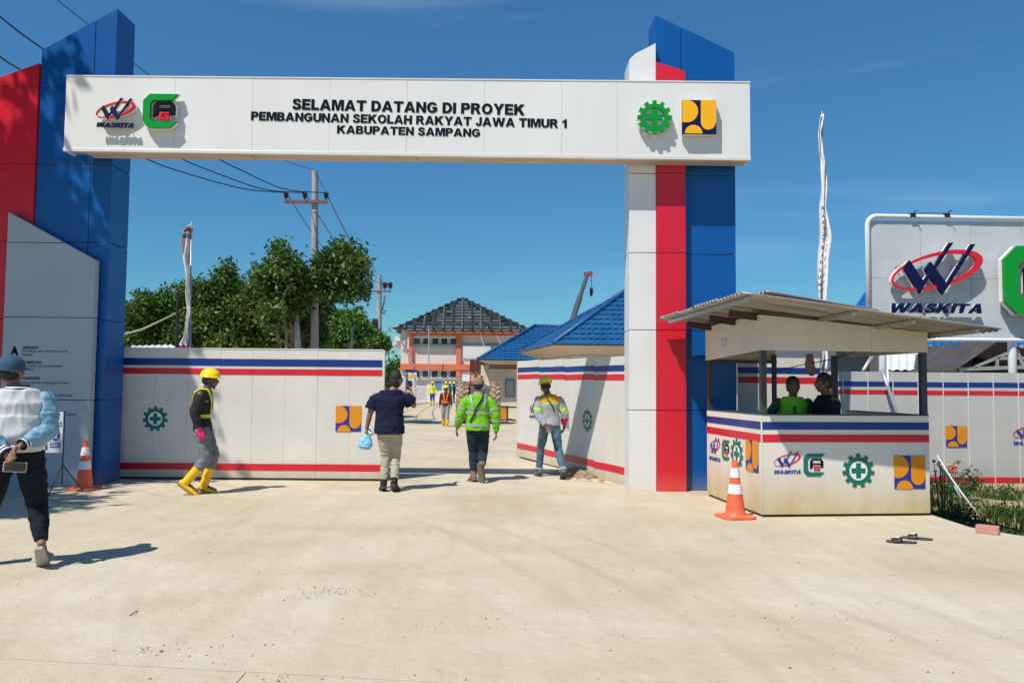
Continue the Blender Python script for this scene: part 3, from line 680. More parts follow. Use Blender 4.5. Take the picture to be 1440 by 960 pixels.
# ------------------------------------------------------------------ big logo board on pipes
YS = 15.5
sx0 = P(1217, 400, YS).x; sz1 = P(1240, 304, YS).z; sz0 = P(1300, 477, YS).z; sx1 = 13.0
T = Thing('logo_board', 'big framed grey logo board with navy W emblem and green C, right of the booth', 'sign board', (sx0+.3, YS, -.2))
M['boardg'] = mat('weathered_aluminium_sheet', (.50, .53, .55), .5, .10, 1.2, .05, 20)
g = Geo(); r_ = .048; rr = .18
pts = [(sx0+.055, YS, sz0)] + [(sx0+.055, YS, sz1-rr)] + [(sx0+.055+rr-rr*math.cos(a), YS, sz1-rr+rr*math.sin(a)) for a in np.linspace(.3, PI/2-.2, 4)] + [(sx0+.055+rr, YS, sz1), (sx1, YS, sz1-.06)]
g.tube(pts, r_, 12); T.part('frame_pipe', g, M['whitepipe'], world=True, smooth=True)
T.part('bottom_pipe', Geo().tube([(sx0+.06, YS, sz0), (sx1, YS, sz0)], .04, 10), M['whitepipe'], world=True, smooth=True)
for xx in (P(1244, 500, YS).x, sx1-.6, sx0+2.9):
    T.part('post', Geo().tube([(xx, YS+.1, -.2), (xx, YS+.1, sz1-.2)], .075, 12), M['whitepipe'], world=True, smooth=True)
xs = [sx0+.115, P(1296, 400, YS).x, P(1367, 400, YS).x, P(1440, 400, YS).x, P(1512, 400, YS).x, P(1584, 400, YS).x, sx1-.05]; zz = [sz0+.05, P(1300, 391, YS).z, sz1-.08]
for i in range(len(xs)-1):
    for j in range(2):
        T.part('sheet', Geo().box((xs[i]+.003, YS+.02+.004*((i+j) % 2), zz[j]+.003), (xs[i+1]-.003, YS+.05, zz[j+1]-.003)), M['boardg'], world=True)
T.part('backing', Geo().box((xs[0]+.02, YS+.052, zz[0]+.02), (xs[-1]-.02, YS+.09, zz[-1]-.02)), M['steel'], world=True)
q = P(1311.5, 382, YS)
me = logo_w(P(1374, 382, YS).x-P(1249, 382, YS).x, .06, 0, 0); me.transform(T.I @ Matrix.Translation((q.x, YS-.16, q.z))); link('swoosh_emblem', me, [M['redac'], M['navy']], T.o)
def backing(me, k=1.02, dy=.06):
    b_ = me.copy(); c_ = sum((v.co for v in b_.vertices), Vector())/len(b_.vertices)
    b_.transform(Matrix.Translation(c_+Vector((0,dy,0))) @ Matrix.Diagonal((k,1,k,1)) @ Matrix.Translation(-c_)); b_.materials.clear(); b_.polygons.foreach_set('material_index', [0]*len(b_.polygons)); link('emblem_backing', b_, M['whiteac'], T.o)
backing(me)
bb = P(1311, 434.5, YS)
[heavy('company_lettering', 'WASKITA', (P(1374, 430, YS).x-P(1249, 430, YS).x), .185, (bb.x, YS-.15+k_, bb.z), M[m_], T.o, .035, .3, world_root=T.I) for k_, m_ in ((0, 'navy'), (.036, 'whiteac'))]
q = P(1449, 396, YS); me = logo_c(1.33, .10); me.transform(T.I @ Matrix.Translation((q.x, YS-.22, q.z))); link('letter_mark_emblem', me, [M['green'], M['letter'], M['redac']], T.o); backing(me, 1.015, .09)
g = Geo()
for px in (1260, 1300, 1340, 1420, 1440, 1470):
    for py in (375, 400):
        q = P(px, py, YS); g.tube([(q.x, YS-.14, q.z), (q.x, YS+.03, q.z)], .012, 6)
T.part('standoff_pins', g, M['steel'], world=True)
# two small lamp arms on top of the frame
for px in (1282, 1330):
    q = P(px, 304, YS); g = Geo().tube([(q.x, YS, q.z), (q.x+.02, YS-.1, q.z+.08), (q.x+.04, YS-.16, q.z+.07)], .010, 6).box((q.x-.05, YS-.065, q.z-.03), (q.x+.05, YS+.02, q.z+.05))
    T.part('lamp_arm', g, M['black'], world=True)
T.part('cable', Geo().tube([P(1276, 301, YS), P(1300, 299, YS), P(1328, 300, YS)], .006, 5), M['black'], world=True)
# strut of the board
T.part('brace', Geo().tube([P(1214, 521, 15.0), P(1234, 488, YS+.1)], .035, 8), M['steel'], world=True, smooth=True)

# ------------------------------------------------------------------ things round the booth
def cone(px, py, label, H=.71, rz=0):
    p = G(px, py)
    T = Thing('traffic_cone', label, 'traffic cone', p, rz, 'orange traffic cones with white bands')
    m = M.get('cone') or M.setdefault('cone', mat('sunfaded_orange_plastic', rgb('#f0603c'), .5, .12, 6, dirt=('#a0825e', 0, .3, .35)))
    mw = M.get('conew') or M.setdefault('conew', mat('white_reflective_band', (.75, .75, .75), .4, .08, 8))
    g = Geo(); b = .19; c = .05
    oct_ = [(-b,-b+c),(-b+c,-b),(b-c,-b),(b,-b+c),(b,b-c),(b-c,b),(-b+c,b),(-b,b-c)]
    g.plate(oct_, 0, .03); T.part('base', g, m, bevel=.006)
    rad = lambda z: .118 - (.118-.026)*(z-.03)/(H-.03)
    pr_ = [(rad(.03)+.02, .029), (rad(.05), .055)] + [(rad(z), z) for z in np.linspace(.1, H-.02, 8)] + [(.020, H)]
    T.part('body', Geo().lathe(pr_, n=28), m, smooth='auto')
    for z0, z1 in ((H*.42, H*.58), (H*.70, H*.86)):
        T.part('white_band', Geo().lathe([(rad(z0)+.001, z0-.002), (rad(z0)+.005, z0), (rad(z1)+.005, z1), (rad(z1)+.001, z1+.002)], n=28), mw, smooth='auto')
cone(118, 688, 'orange traffic cone at the foot of the left blue gate pillar', .68, .05)
cone(1034, 727.5, 'orange traffic cone standing in front of the guard booth side', .66, .2)

# small notice on a thin tripod in front of the silver panel
q = G(80, 693); T = Thing('notice_stand', 'small white notice with blue pictogram on a thin black tripod by the left pillar', 'sign stand', (q.x, q.y, 0))
Yn = q.y; a = P(62, 636, Yn); b = P(89.5, 579, Yn)
T.part('board', Geo().box((a.x, Yn-.01, a.z), (b.x, Yn+.01, b.z)), mat('printed_sheet', (.60, .62, .66), .5, .05, 5), world=True)
w3 = T.I
text('lettering', 'ERS', .10, .065, (P(82.5, 596, Yn).x, Yn-.013, P(82.5, 596, Yn).z), M['ink'], T.o, .003, .02, world_root=w3)
c_ = P(78.8, 611, Yn)
def disc(T, c, r, m, y=-.012, rz=None):
    me = shape2d([([circ(c.x, c.z, r, 28, rz=rz)], 0, c.y+y, .003)]); me.transform(T.I); return link('pictogram', me, m, T.o)
disc(T, c_, .062, M['sblue'], rz=.078); me = shape2d([([circ(c_.x, c_.z+.02, .018)], 0, c_.y-.0145, .002), ([[(c_.x-.03, c_.z-.05), (c_.x+.03, c_.z-.05), (c_.x+.022, c_.z-.005), (c_.x-.022, c_.z-.005)]], 0, c_.y-.0145, .002)]); me.transform(T.I); link('pictogram', me, M['whiteac'], T.o)
a = P(71, 629, Yn); b = P(85.5, 621.5, Yn); T.part('caption_box', Geo().box((a.x, Yn-.0135, a.z), (b.x, Yn-.011, b.z)), M['sblue'], world=True)
g = Geo()
for k in range(3): g.box((a.x+.01, Yn-.0155, a.z+.014+k*.02), (b.x-.01, Yn-.0137, a.z+.02+k*.02))
T.part('caption_print', g, M['whiteac'], world=True)
a = P(66, 630, Yn); T.part('caption_box', Geo().box((a.x-.02, Yn-.0135, a.z-.02), (a.x+.012, Yn-.011, a.z+.07)), M['ink'], world=True)
mid = P(87, 637, Yn); hub = Vector((mid.x-.0, Yn+.03, .38))
T.part('stem', Geo().tube([(hub.x, hub.y, .12), (hub.x, hub.y, P(87, 577, Yn).z)], .009, 8), M['black'], world=True)
for an in (20, 150, 265):
    T.part('leg', Geo().tube([hub, (hub.x+.26*math.cos(R(an)), hub.y+.26*math.sin(R(an)), .008)], .007, 8), M['black'], world=True)
T.part('stay', Geo().tube([(hub.x-.15, Yn+.02, P(87, 577, Yn).z), (hub.x+.03, Yn+.02, P(87, 577, Yn).z)], .006, 6), M['black'], world=True)

# sandals, brick
def sandal(loc, rz, label, roll=0):
    T = Thing('sandal', label, 'sandal', loc, rz, 'pair of black slip-on sandals')
    n = 22; out = []
    for i in range(n):
        a = 2*PI*i/n; y = .14*math.sin(a); x = (.048+.010*math.sin(a))*math.cos(a); out.append((x, y))
    T.part('sole', Geo().plate(out, 0, .020), M['rubber'], bevel=.005)
    g = Geo(); V = []; F = []; nx, ny = 10, 5
    for j in range(ny+1):
        y = .0+.085*j/ny
        for i in range(nx+1):
            a = PI*i/nx; V.append((-.054*math.cos(a), y, .012+.046*math.sin(a)*(1-.35*j/ny)))
    for j in range(ny):
        for i in range(nx): a = j*(nx+1)+i; F.append((a, a+1, a+nx+2, a+nx+1))
    g.add(V, F); o = T.part('strap', g, M['black'], smooth=True); sd = o.modifiers.new('s', 'SOLIDIFY'); sd.thickness = .006
    V2 = [(v[0]*1.03, v[1]+.03 if v[1] < .05 else v[1]-.03, v[2]*1.03+.001) for v in V]
    g = Geo(); g.box((-.028, .025, .052), (.028, .055, .0555)); T.part('strap_print', g, M['whiteac'])
q = G(1268, 763); sandal((q.x, q.y, 0), R(76), 'black sandal on the concrete, the nearer one of the pair')
q = G(1290, 758); sandal((q.x, q.y, 0), R(66), 'black sandal on the concrete, the farther one beside the booth shadow')
q = G(1389, 750); T = Thing('brick', 'single pink clay brick lying at the edge of the concrete', 'brick', (q.x, q.y, 0), R(-38))
g = Geo(); L_, w_, h_ = .21, .10, .085
g.box((-L_/2, -w_/2, 0), (L_/2, w_/2, h_)); T.part('block', g, mat('pink_clay', (.52, .24, .20), .9, .15, 20, .6, 90), bevel=.006)
# cord and poles at the booth's right side
q = G(1386, 740); e1 = P(1318, 640, 9.4); 
pts = [e1, P(1335, 668, 9.2), P(1352, 692, 9.0), Vector((q.x, q.y+.1, .09)), ]
single('cord', Geo().tube(pts, .007, 6), M['whiteac'], 'white cord running from the booth corner down to the pink brick', 'cord', smooth=True)
single('pipe', Geo().tube([P(1318, 652, 9.9), P(1338, 676, 9.7), P(1352, 700, 9.5)], .013, 8), M['steel'], 'grey metal pipe leaning down beside the right side of the booth', 'pipe', smooth=True)
single('timber', Geo().beam(P(1324, 672, 11.5), P(1349, 647, 11.3), .05, .04), M['wood'], 'brown timber batten sticking up from the weeds beside the booth', 'timber')
# bundled dark sheeting and a bent pipe hanging at the fence behind the booth
g = Geo(); g.tube([P(1240, 520, 13.7), P(1249, 545, 13.6), P(1258, 570, 13.5), P(1266, 600, 13.4)], [.03, .03, .025, .02], 8)
single('leaning_pipe', g, M['steel'], 'grey bent pipe leaning on the fence behind the booth under the board post', 'pipe', smooth=True)
single('rope', Geo().tube([P(1248, 520, 13.78), P(1249, 540, 13.72), P(1251, 556, 13.7)], .018, 6), M['whitepipe'], 'white pipe end hanging over the fence behind the booth', 'pipe', smooth=True)

# ------------------------------------------------------------------ banners on poles
def banner(name, label, px_top, py_top, py_bot, Y, pts, wd, red_tip, letters=None):
    b0 = P(px_top, py_bot, Y); T = Thing('banner_flag', label, 'banner', (b0.x, Y, -.1), 0)
    t = P(px_top, py_top, Y)
    T.part('pole', Geo().tube([(b0.x, Y, -.1), (t.x, Y, t.z)], [.022, .012], 8), M['steel'], world=True, smooth=True)
    # a furled, twisted strip of cloth
    V = []; F = []; n = 60
    for i in range(n+1):
        u = i/n; k = u*(len(pts)-1); a = min(int(k), len(pts)-2); f_ = k-a
        f_s = f_*f_*(3-2*f_)
        px = pts[a][0]*(1-f_s)+pts[a+1][0]*f_s; py = pts[a][1]*(1-f_)+pts[a+1][1]*f_; ww = pts[a][2]*(1-f_s)+pts[a+1][2]*f_s
        c = P(px, py, Y-.02); tw = .5*math.sin(u*7)
        for j in range(9):
            s_ = (j/8-.5); x = s_*ww/1120*Y
            V.append((c.x+x*math.cos(tw*.5), Y-.03-.05*math.sin(s_*9+u*6)-.02*math.sin(u*31+s_*7)+x*math.sin(tw), c.z))
    for i in range(n):
        for j in range(8): a = i*9+j; F.append((a, a+1, a+10, a+9))
    g = Geo(); g.add(V, F, 0)
    for q_ in range(len(g.f)):
        i = q_//8; u = i/n
        if red_tip and (u > .93 or .02 < u < .07): g.m[q_] = 1
        if red_tip and .09 < u < .13: g.m[q_] = 2
    o = T.part('cloth', g, [M['cloth_w'], M['cloth_r'], M['cloth_g']], world=True, smooth=True); sd = o.modifiers.new('s', 'SOLIDIFY'); sd.thickness = .004
    if letters:
        for s, px, py in letters:
            c = P(px, py, Y-.12)
            text('letter', s, .045, .06, (c.x, c.y, c.z), M['ink'], T.o, .003, .03, world_root=T.I)
M['cloth_w'] = mat('white_banner_cloth', (.74, .72, .73), .8, .10, 9); M['cloth_r'] = mat('red_banner_cloth', (.5, .05, .06), .8, .1, 9); M['cloth_g'] = mat('grey_banner_cloth', (.22, .25, .27), .8, .1, 9)
banner('a', 'short furled white banner with a red tip on a pole behind the left gate leaf', 269, 312, 560, 15.0,
       [(268, 317, 3), (264, 327, 10), (262, 345, 12), (262, 360, 10), (263.5, 380, 7), (264, 400, 6), (265, 420, 9), (266, 437, 8), (264, 455, 4), (262.5, 470, 6), (259, 484, 10), (261, 490, 9)], .2, True)
L2 = [('R',1157.5,293),('A',1158,304),('K',1158.5,313),('Y',1159,322),('A',1159,330),('T',1158,338),('B',1157,348),('A',1156.5,359),('N',1155,369),('G',1153.5,380),('U',1152.5,390),('N',1152,400)]
banner('b', 'tall furled white banner with small vertical lettering rising behind the guard booth', 1156, 157, 545, 13.2,
       [(1156, 162, 3), (1155, 172, 7), (1152.5, 190, 6), (1155, 213, 7), (1158, 232, 8), (1158.5, 262, 7), (1157, 290, 7), (1158.5, 315, 10), (1159.5, 335, 13), (1157, 370, 13), (1155.5, 400, 12), (1155, 430, 10), (1157, 470, 9), (1160, 500, 10), (1158, 520, 12)], .2, False, L2)
# ------------------------------------------------------------------ people
def remesh(g, vox, smooth=4, fac=.5):
    me = g.mesh('tmp'); o = bpy.data.objects.new('tmp', me); COL.objects.link(o)
    r = o.modifiers.new('r', 'REMESH'); r.mode = 'VOXEL'; r.voxel_size = vox
    if smooth: s_ = o.modifiers.new('s', 'SMOOTH'); s_.iterations = smooth; s_.factor = fac
    bpy.context.view_layer.update()
    out = bpy.data.meshes.new_from_object(o.evaluated_get(bpy.context.evaluated_depsgraph_get()))
    bpy.data.objects.remove(o); bpy.data.meshes.remove(me); return out
def folds(me, amp, sc=(16, 16, 7), seed=0, zz=None):
    N_ = len(me.vertices); co = np.empty(N_*3, np.float32); me.vertices.foreach_get('co', co); nr = np.empty(N_*3, np.float32); me.vertex_normals.foreach_get('vector', nr)
    co = co.reshape(-1, 3); nr = nr.reshape(-1, 3); pl = co.tolist(); rs = np.empty(N_, np.float32)
    for i_, (X_, Y_, Z_) in enumerate(pl):
        n = noise.noise((X_*sc[0]+seed, Y_*sc[1], Z_*sc[2])); n2 = noise.noise((X_*sc[0]*.5+seed+9, Y_*sc[1]*.5, Z_*sc[2]*1.7))
        rs[i_] = (1-abs(n)*2)*.6 + (1-abs(n2)*2)*.6 - .6
    co += nr*(amp*rs)[:,None]; me.vertices.foreach_set('co', co.ravel()); me.update()
def skin(name, c): return mat(name, c, .55, .08, 14)
def fab(name, c, var=.12): return mat(name, c, .88, var, 7, .5, 300, spec=.2)
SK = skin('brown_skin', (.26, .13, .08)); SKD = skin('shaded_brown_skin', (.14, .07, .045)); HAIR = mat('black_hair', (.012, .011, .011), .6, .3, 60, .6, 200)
HELM = mat('yellow_helmet_shell', (.92, .66, .015), .28, .04, 6); EYEW = mat('eye_white', (.35, .32, .30), .3, .02)
REFL = mat('grey_reflective_tape', (.34, .36, .33), .35, .1, 30); LIP = skin('lip', (.22, .07, .06))
def hand(g, w, e, n, side, curl=.6, s=1.0):
    """palm and five bent fingers; w wrist, e elbow, n palm normal direction, side: +1 thumb on +t"""
    w = Vector(w); d = (w-Vector(e)).normalized(); n = Vector(n); n = (n-d*n.dot(d)).normalized(); t = d.cross(n)*side
    c0 = w - d*.01
    rg = []
    for u, a, b in ((0, .026, .018), (.025, .032, .017), (.055, .040, .016), (.085, .039, .013), (.093, .034, .009)):
        c = w + d*u*s; rg.append([c + t*(a*s*math.cos(2*PI*k/12)) + n*(b*s*math.sin(2*PI*k/12)) for k in range(12)])
    g.loft(rg)
    for k, ln in enumerate((.070, .080, .074, .058)):
        off = (.029-.0195*k)*s; base = w + d*(.078*s) + t*off; dd = d.copy(); p = base; pts = [p]; r = [.0098*s]
        c_ = curl*(1+.12*k)
        for seg, f_ in enumerate((.42, .32, .26)):
            aa = c_*(.55+.35*seg); dd = (dd*math.cos(aa) + n*math.sin(aa)).normalized() if seg else (d*math.cos(aa)+n*math.sin(aa)).normalized()
            p = p + dd*ln*f_*s; pts.append(p); r.append((.0092-.0009*seg)*s)
        g.tube(pts, r, 8, round_=True)
    b = w + d*.022*s + t*.028*s; dd = (d*.75 + t*.65 + n*.25).normalized(); p1 = b + dd*.034*s; d2 = (d*.9 + t*.15 + n*.45).normalized(); p2 = p1 + d2*.032*s
    g.tube([b - dd*.01, p1, p2], [.013*s, .011*s, .009*s], 8, round_=True)
DEF = dict(shl=(-.185,0,1.355), shr=(.185,0,1.355), ell=(-.25,-.02,1.09), elr=(.25,-.02,1.09), wrl=(-.26,.04,.85), wrr=(.26,.04,.85),
           hil=(-.085,0,.90), hir=(.085,0,.90), knl=(-.10,.03,.49), knr=(.10,.03,.49), anl=(-.10,0,.085), anr=(.10,0,.085), tol=(-.12,.17,.03), tor=(.12,.17,.03),
           pel=(0,0,.92), wai=(0,0,1.06), che=(0,.0,1.26), nec=(0,-.005,1.43), hea=(0,.02,1.575), yaw=0, nod=0, bulk=1.0, nl=(1,0,0), nr=(-1,0,0), sl=1, sr=-1, cl=.5, cr=.5)
def person(label, loc, rz, pose, wear, H=1.7, vox=.007, skm=None, group=None):
    p = dict(DEF); p.update(pose); J = {k: Vector(v) for k, v in p.items() if isinstance(v, tuple)}; B = p['bulk']; skm = skm or SK
    T = Thing('person', label, 'person', loc, rz, group); k = H/1.7; T.o.scale = (k, k, k)
    hd = J['hea']; RH = Matrix.Rotation(p['yaw'], 3, 'Z') @ Matrix.Rotation(p['nod'], 3, 'X'); hp = lambda x, y, z: hd + RH @ Vector((x, y, z))
    def torso(g, inf=0., zlo=None, shw=1.0):
        a, b, c, n_ = J['pel'], J['wai'], J['che'], J['nec']; sm = (J['shl']+J['shr'])/2
        sd = (J['shr']-J['shl']); ya = math.atan2(sd.y, sd.x)
        L = [(a+Vector((0,0,-.10)), .125, .095, 0), (a, .160, .108, 0), (b, .140, .095, .3), (c-Vector((0,0,.04)), .158, .105, .7), (c+(sm-c)*.55, .168, .105, 1), (sm+Vector((0,0,-.005)), .150, .090, 1), (sm.lerp(n_,.5)+Vector((0,0,.022)), .112, .075, 1), (n_-Vector((0,0,.012)), .066, .058, 1)]
        rg = []
        for cc, rx, ry, f_ in L:
            R_ = Matrix.Rotation(ya*f_, 3, 'Z'); rx = rx*B+inf; ry = ry*B+inf
            rg.append([cc + R_ @ Vector((rx*math.copysign(abs(math.cos(2*PI*i/24))**.85, math.cos(2*PI*i/24)), ry*math.sin(2*PI*i/24), 0)) for i in range(24)])
        if zlo is not None:      # garment that ends above or below the pelvis ring
            rg = [[v.copy() for v in r] for r in rg]
            z0 = rg[1][0].z; rg[0] = [Vector((v.x, v.y, zlo)) for v in rg[1]]
            if zlo > z0: rg[1] = [v + (w_-v)*.5 for v, w_ in zip(rg[0], rg[2])]; 
        g.loft(rg)
        for s in 'lr': g.ball(J['sh'+s]+Vector((0,0,-.025))-(J['sh'+s]-sm)*.06, (.052*B+inf*.6,)*3, n=14, h=9)
    # body: one continuous skin
    g = Geo(); torso(g, -.012)
    g.tube([J['nec']-Vector((0,0,.05)), hp(0,-.015,-.06)], [.056, .052], 14, round_=True)
    g.ball(hp(0,-.012,.02), (.077,.096,.098)); g.ball(hp(0,.028,-.045), (.060,.062,.062)); g.ball(hp(0,.052,-.088), (.030,.028,.022))
    g.ball(hp(0,.078,.012), (.052,.02,.018)); g.tube([hp(0,.088,.012), hp(0,.108,-.022)], [.009, .014], 8, round_=True); g.ball(hp(0,.098,-.028), (.018,.013,.010))
    g.ball(hp(-.045,.062,-.022), (.022,.02,.02)); g.ball(hp(.045,.062,-.022), (.022,.02,.02)); g.ball(hp(0,.084,-.060), (.024,.014,.012))
    for s in (-1, 1): g.ball(hp(s*.078,-.010,-.012), (.011,.02,.032))
    for s in 'lr':
        sh, el, wr = J['sh'+s], J['el'+s], J['wr'+s]
        g.tube([sh, sh.lerp(el,.5), el, el.lerp(wr,.35), wr], [.050*B, .046*B, .038, .038, .026], 12, round_=True)
        hand(g, wr, el, J['n'+s], p['s'+s], p['c'+s])
        hi, kn, an, to = J['hi'+s], J['kn'+s], J['an'+s], J['to'+s]
        g.tube([hi, hi.lerp(kn,.5), kn, kn.lerp(an,.3), an], [.072*B, .062*B, .048, .048, .032], 12, round_=True)
        fd = (to-an); g.tube([an+fd*-.15, an+fd*.5, to], [.032, .032, .022], 10, round_=True)
    me = remesh(g, vox, 2); T.part('body', me, skm, smooth=True)
    g = Geo()
    for s in (-1, 1): g.ball(hp(s*.031,.082,-.006), (.010,.007,.006), n=8, h=6)
    T.part('eyes', g, EYEW, smooth=True); g = Geo()
    for s in (-1, 1): g.ball(hp(s*.031,.0895,-.006), (.0055,.003,.0055), n=8, h=5)
    T.part('pupils', g, HAIR, smooth=True)
    T.part('lips', Geo().ball(hp(0,.096,-.059), (.020,.006,.007), n=10, h=6), LIP, smooth=True)
    obj = {}
    w_ = wear
    if 'hair' in w_:
        g = Geo(); ln = w_['hair']; g.ball(hp(0,-.022,.032), (.086,.098,.098)); g.ball(hp(0,-.045,-.02-ln*.4), (.078,.070,.07+ln*.5))
        me = remesh(g, max(vox, .007), 2); folds(me, .010, (42, 42, 26)); T.part('hair', me, HAIR, smooth=True)
    if 'helmet' in w_:
        c = hp(0,-.008,.045); T3 = Matrix(RH)
        prof = [(.002, .112)] + [(.116*math.sin(a), .112*math.cos(a)) for a in np.linspace(.18, PI/2, 9)] + [(.121, -.006), (.114, -.012), (.10, -.008), (.01, -.004)]
        g = Geo(); rg = []
        for r, z in prof: rg.append([c + T3 @ Vector((r*.93*math.cos(2*PI*i/28), r*1.12*math.sin(2*PI*i/28), z)) for i in range(28)])
        g.loft(rg); hel = T.part('helmet', g, w_.get('helmat', HELM), smooth='auto')
        g = Geo(); V = []
        top = []; bot = []
        for i in range(13):
            a = PI*i/12; r1 = 1.0 + .42*math.sin(a); top.append(c + T3 @ Vector((.124*math.cos(a)*.95, .133*math.sin(a)+.045*math.sin(a)**2, -.004-.008*math.sin(a))))
            bot.append(c + T3 @ Vector((.110*math.cos(a)*.9, .11*math.sin(a), .002)))
        for i in range(12):
            pass
        ring = top + bot[::-1]; V = ring + [v - T3 @ Vector((0,0,.007)) for v in ring]; n = len(ring)
        fs = []
        for i in range(12):
            a, b, c1, d1 = i, i+1, n-2-i, n-1-i
            fs += [(a, b, c1, d1), (a+n, d1+n, c1+n, b+n)]
        for i in range(n): fs.append((i, i+n, (i+1)%n+n, (i+1)%n))
        g.add(V, fs); T.part('helmet_peak', g, w_.get('helmat', HELM), hel, smooth='auto')
        g = Geo(); g.tube([c + T3 @ Vector((0, 1.14*.116*math.sin(a), .115*math.cos(a))) for a in np.linspace(-1.2, 1.2, 12)], [(.012, .006)]*12, 8); T.part('helmet_ridge', g, w_.get('helmat', HELM), hel, smooth=True)
        g = Geo(); g.tube([hp(-.082,0,.03), hp(-.078,.02,-.06), hp(-.04,.06,-.115), hp(0,.07,-.122), hp(.04,.06,-.115), hp(.078,.02,-.06), hp(.082,0,.03)], .005, 6); T.part('chin_strap', g, M['black'], hel)
        g = Geo(); g.ball(hp(0,-.03,-.01), (.083,.083,.06)); me = remesh(g, max(vox, .008), 1); T.part('hair', me, HAIR, smooth=True)
    if 'cap' in w_:
        c = hp(0,-.012,.035); g = Geo(); rg = []
        for r, z in [(.004, .098)] + [(.100*math.sin(a), .098*math.cos(a)) for a in np.linspace(.2, PI/2, 8)] + [(.101, -.03), (.092, -.032), (.01, -.02)]: rg.append([c + RH @ Vector((r*.96*math.cos(2*PI*i/24), r*1.10*math.sin(2*PI*i/24), z)) for i in range(24)])
        g.loft(rg); cp = T.part('cap', g, w_['cap'], smooth='auto')
        g = Geo(); g.ball(c + RH @ Vector((0, .125, -.014)), (.066, .075, .008)); T.part('cap_peak', g, w_['cap'], cp, smooth=True)
        T.part('cap_button', Geo().ball(c + RH @ Vector((0,0,.098)), (.009,.009,.006), n=8, h=5), w_['cap'], cp, smooth=True)
        if w_.get('caphair', 1): g = Geo(); g.ball(hp(0,-.035,-.02), (.080,.076,.062)); me = remesh(g, max(vox, .007), 1); folds(me, .004, (60,60,40)); T.part('hair', me, HAIR, smooth=True)
    # trousers
    tr = w_['trousers']; g = Geo(); tb = tr.get('fit', .022)
    g.rings([(J['pel']+Vector((0,0,-.13)), .135*B+tb*.6, .100*B+tb*.6), (J['pel']+Vector((0,0,-.03)), .152*B+.004, .104*B+.004), (J['wai']-Vector((0,0,.06)), .13*B, .088*B)], 24)
    for s in 'lr':
        hi, kn, an = J['hi'+s], J['kn'+s], J['an'+s]; e = kn.lerp(an, tr.get('len', .95)); cf = tr.get('cuff', .056)
        g.tube([hi, hi.lerp(kn,.5), kn, kn.lerp(e,.45), e], [.078*B+tb, .068*B+tb, .055+tb, .050+tb*.9, cf], 16)
    me = remesh(g, max(vox, .009), 5); folds(me, tr.get('fold', .007), (12, 12, 11), 3); obj['trousers'] = T.part('trousers', me, tr['mat'], smooth=True)
    if 'roll' in tr:
        for s in 'lr':
            kn, an = J['kn'+s], J['an'+s]; e = kn.lerp(an, tr['len']); dd = (an-kn).normalized()
            T.part('rolled_hem', Geo().tube([e-dd*.035, e-dd*.03, e+dd*.008, e+dd*.012], [.055, tr['cuff']+.012, tr['cuff']+.010, .045], 14), tr['roll'], obj['trousers'], smooth=True)
    # top
    tp = w_['top']; inf = tp.get('inf', .014); g = Geo(); torso(g, inf, tp['hem'])
    if tp.get('puff'):
        g.rings([((J['pel'].x, J['pel'].y, tp['hem']+.02), .150*B+inf, .11*B+inf), ((J['wai'].x, J['wai'].y, tp['hem']+.10), .175*B+inf, .135*B+inf), ((J['che'].x, J['che'].y, 1.2), .16*B+inf, .12*B+inf)], 24)
    def sleeve(g, s, L, fit):
        sh, el, wr = J['sh'+s], J['el'+s], J['wr'+s]
        if L <= 1: e = sh.lerp(el, L); sh = sh-Vector((0,0,.02)); g.tube([sh, sh.lerp(e,.5), e], [.050*B+inf*.8, .053*B+inf+fit*.5, .054*B+inf+fit], 16, round_=False)
        else: e = el.lerp(wr, L-1); sh = sh-Vector((0,0,.02)); g.tube([sh, sh.lerp(el,.5), el, el.lerp(e,.5), e], [.050*B+inf*.8, .048*B+inf*.8+fit, .042+inf*.8+fit, .040+inf*.8+fit, tp.get('cuff', .040)], 16, round_=False)
    SL = tp.get('sleeve', 1.9); fit = tp.get('fit', .0)
    if 'sleevemat' not in tp:
        for s in 'lr': sleeve(g, s, SL, fit)
    me = remesh(g, max(vox, .009), 4); folds(me, tp.get('fold', .006), tp.get('fs', (12, 12, 9)), 1)
    mats = tp['mat'] if isinstance(tp['mat'], list) else [tp['mat']]
    if 'zone' in tp:
        fn = tp['zone']; me.polygons.foreach_set('material_index', [fn(q.center) for q in me.polygons])
    obj['top'] = T.part(tp.get('name', 'shirt'), me, mats, smooth=True)
    if 'sleevemat' in tp:
        for s in 'lr':
            g = Geo(); sleeve(g, s, SL, fit); g.ball(J['sh'+s]-Vector((0,0,.025)), (.053*B+inf*.8,)*3); me = remesh(g, max(vox, .009), 4); folds(me, tp.get('fold', .006), (16, 16, 13), 5)
            sm = tp['sleevemat']; o = T.part('sleeve', me, sm, smooth=True)
            if 'szone' in tp: me.polygons.foreach_set('material_index', [tp['szone'](q.center, s) for q in me.polygons])
            obj['sleeve'+s] = o
    # footwear
    for s in 'lr':
        an, to, kn = J['an'+s], J['to'+s], J['kn'+s]; fw = w_['shoes']; fd = to-an; up = (kn-an).normalized(); f2 = (fd - up*fd.dot(up)).normalized() if fw.get('rigid') else fd.normalized()
        # foot frame
        f = fd.normalized(); sx = f.cross(Vector((0,0,1))); sx = sx.normalized() if sx.length > .2 else Vector((1,0,0)); u = sx.cross(f).normalized()
        heel = an - u*.045 - f*.055
        def ring(c, rx, rz_): return [c + sx*(rx*math.cos(2*PI*i/14)) + u*(rz_*(math.sin(2*PI*i/14) if math.sin(2*PI*i/14) > 0 else .75*math.sin(2*PI*i/14))) for i in range(14)]
        ln = (to-an).length+.06; b0 = an - u*.030
        g = Geo(); kk = fw.get('k', 1.0)
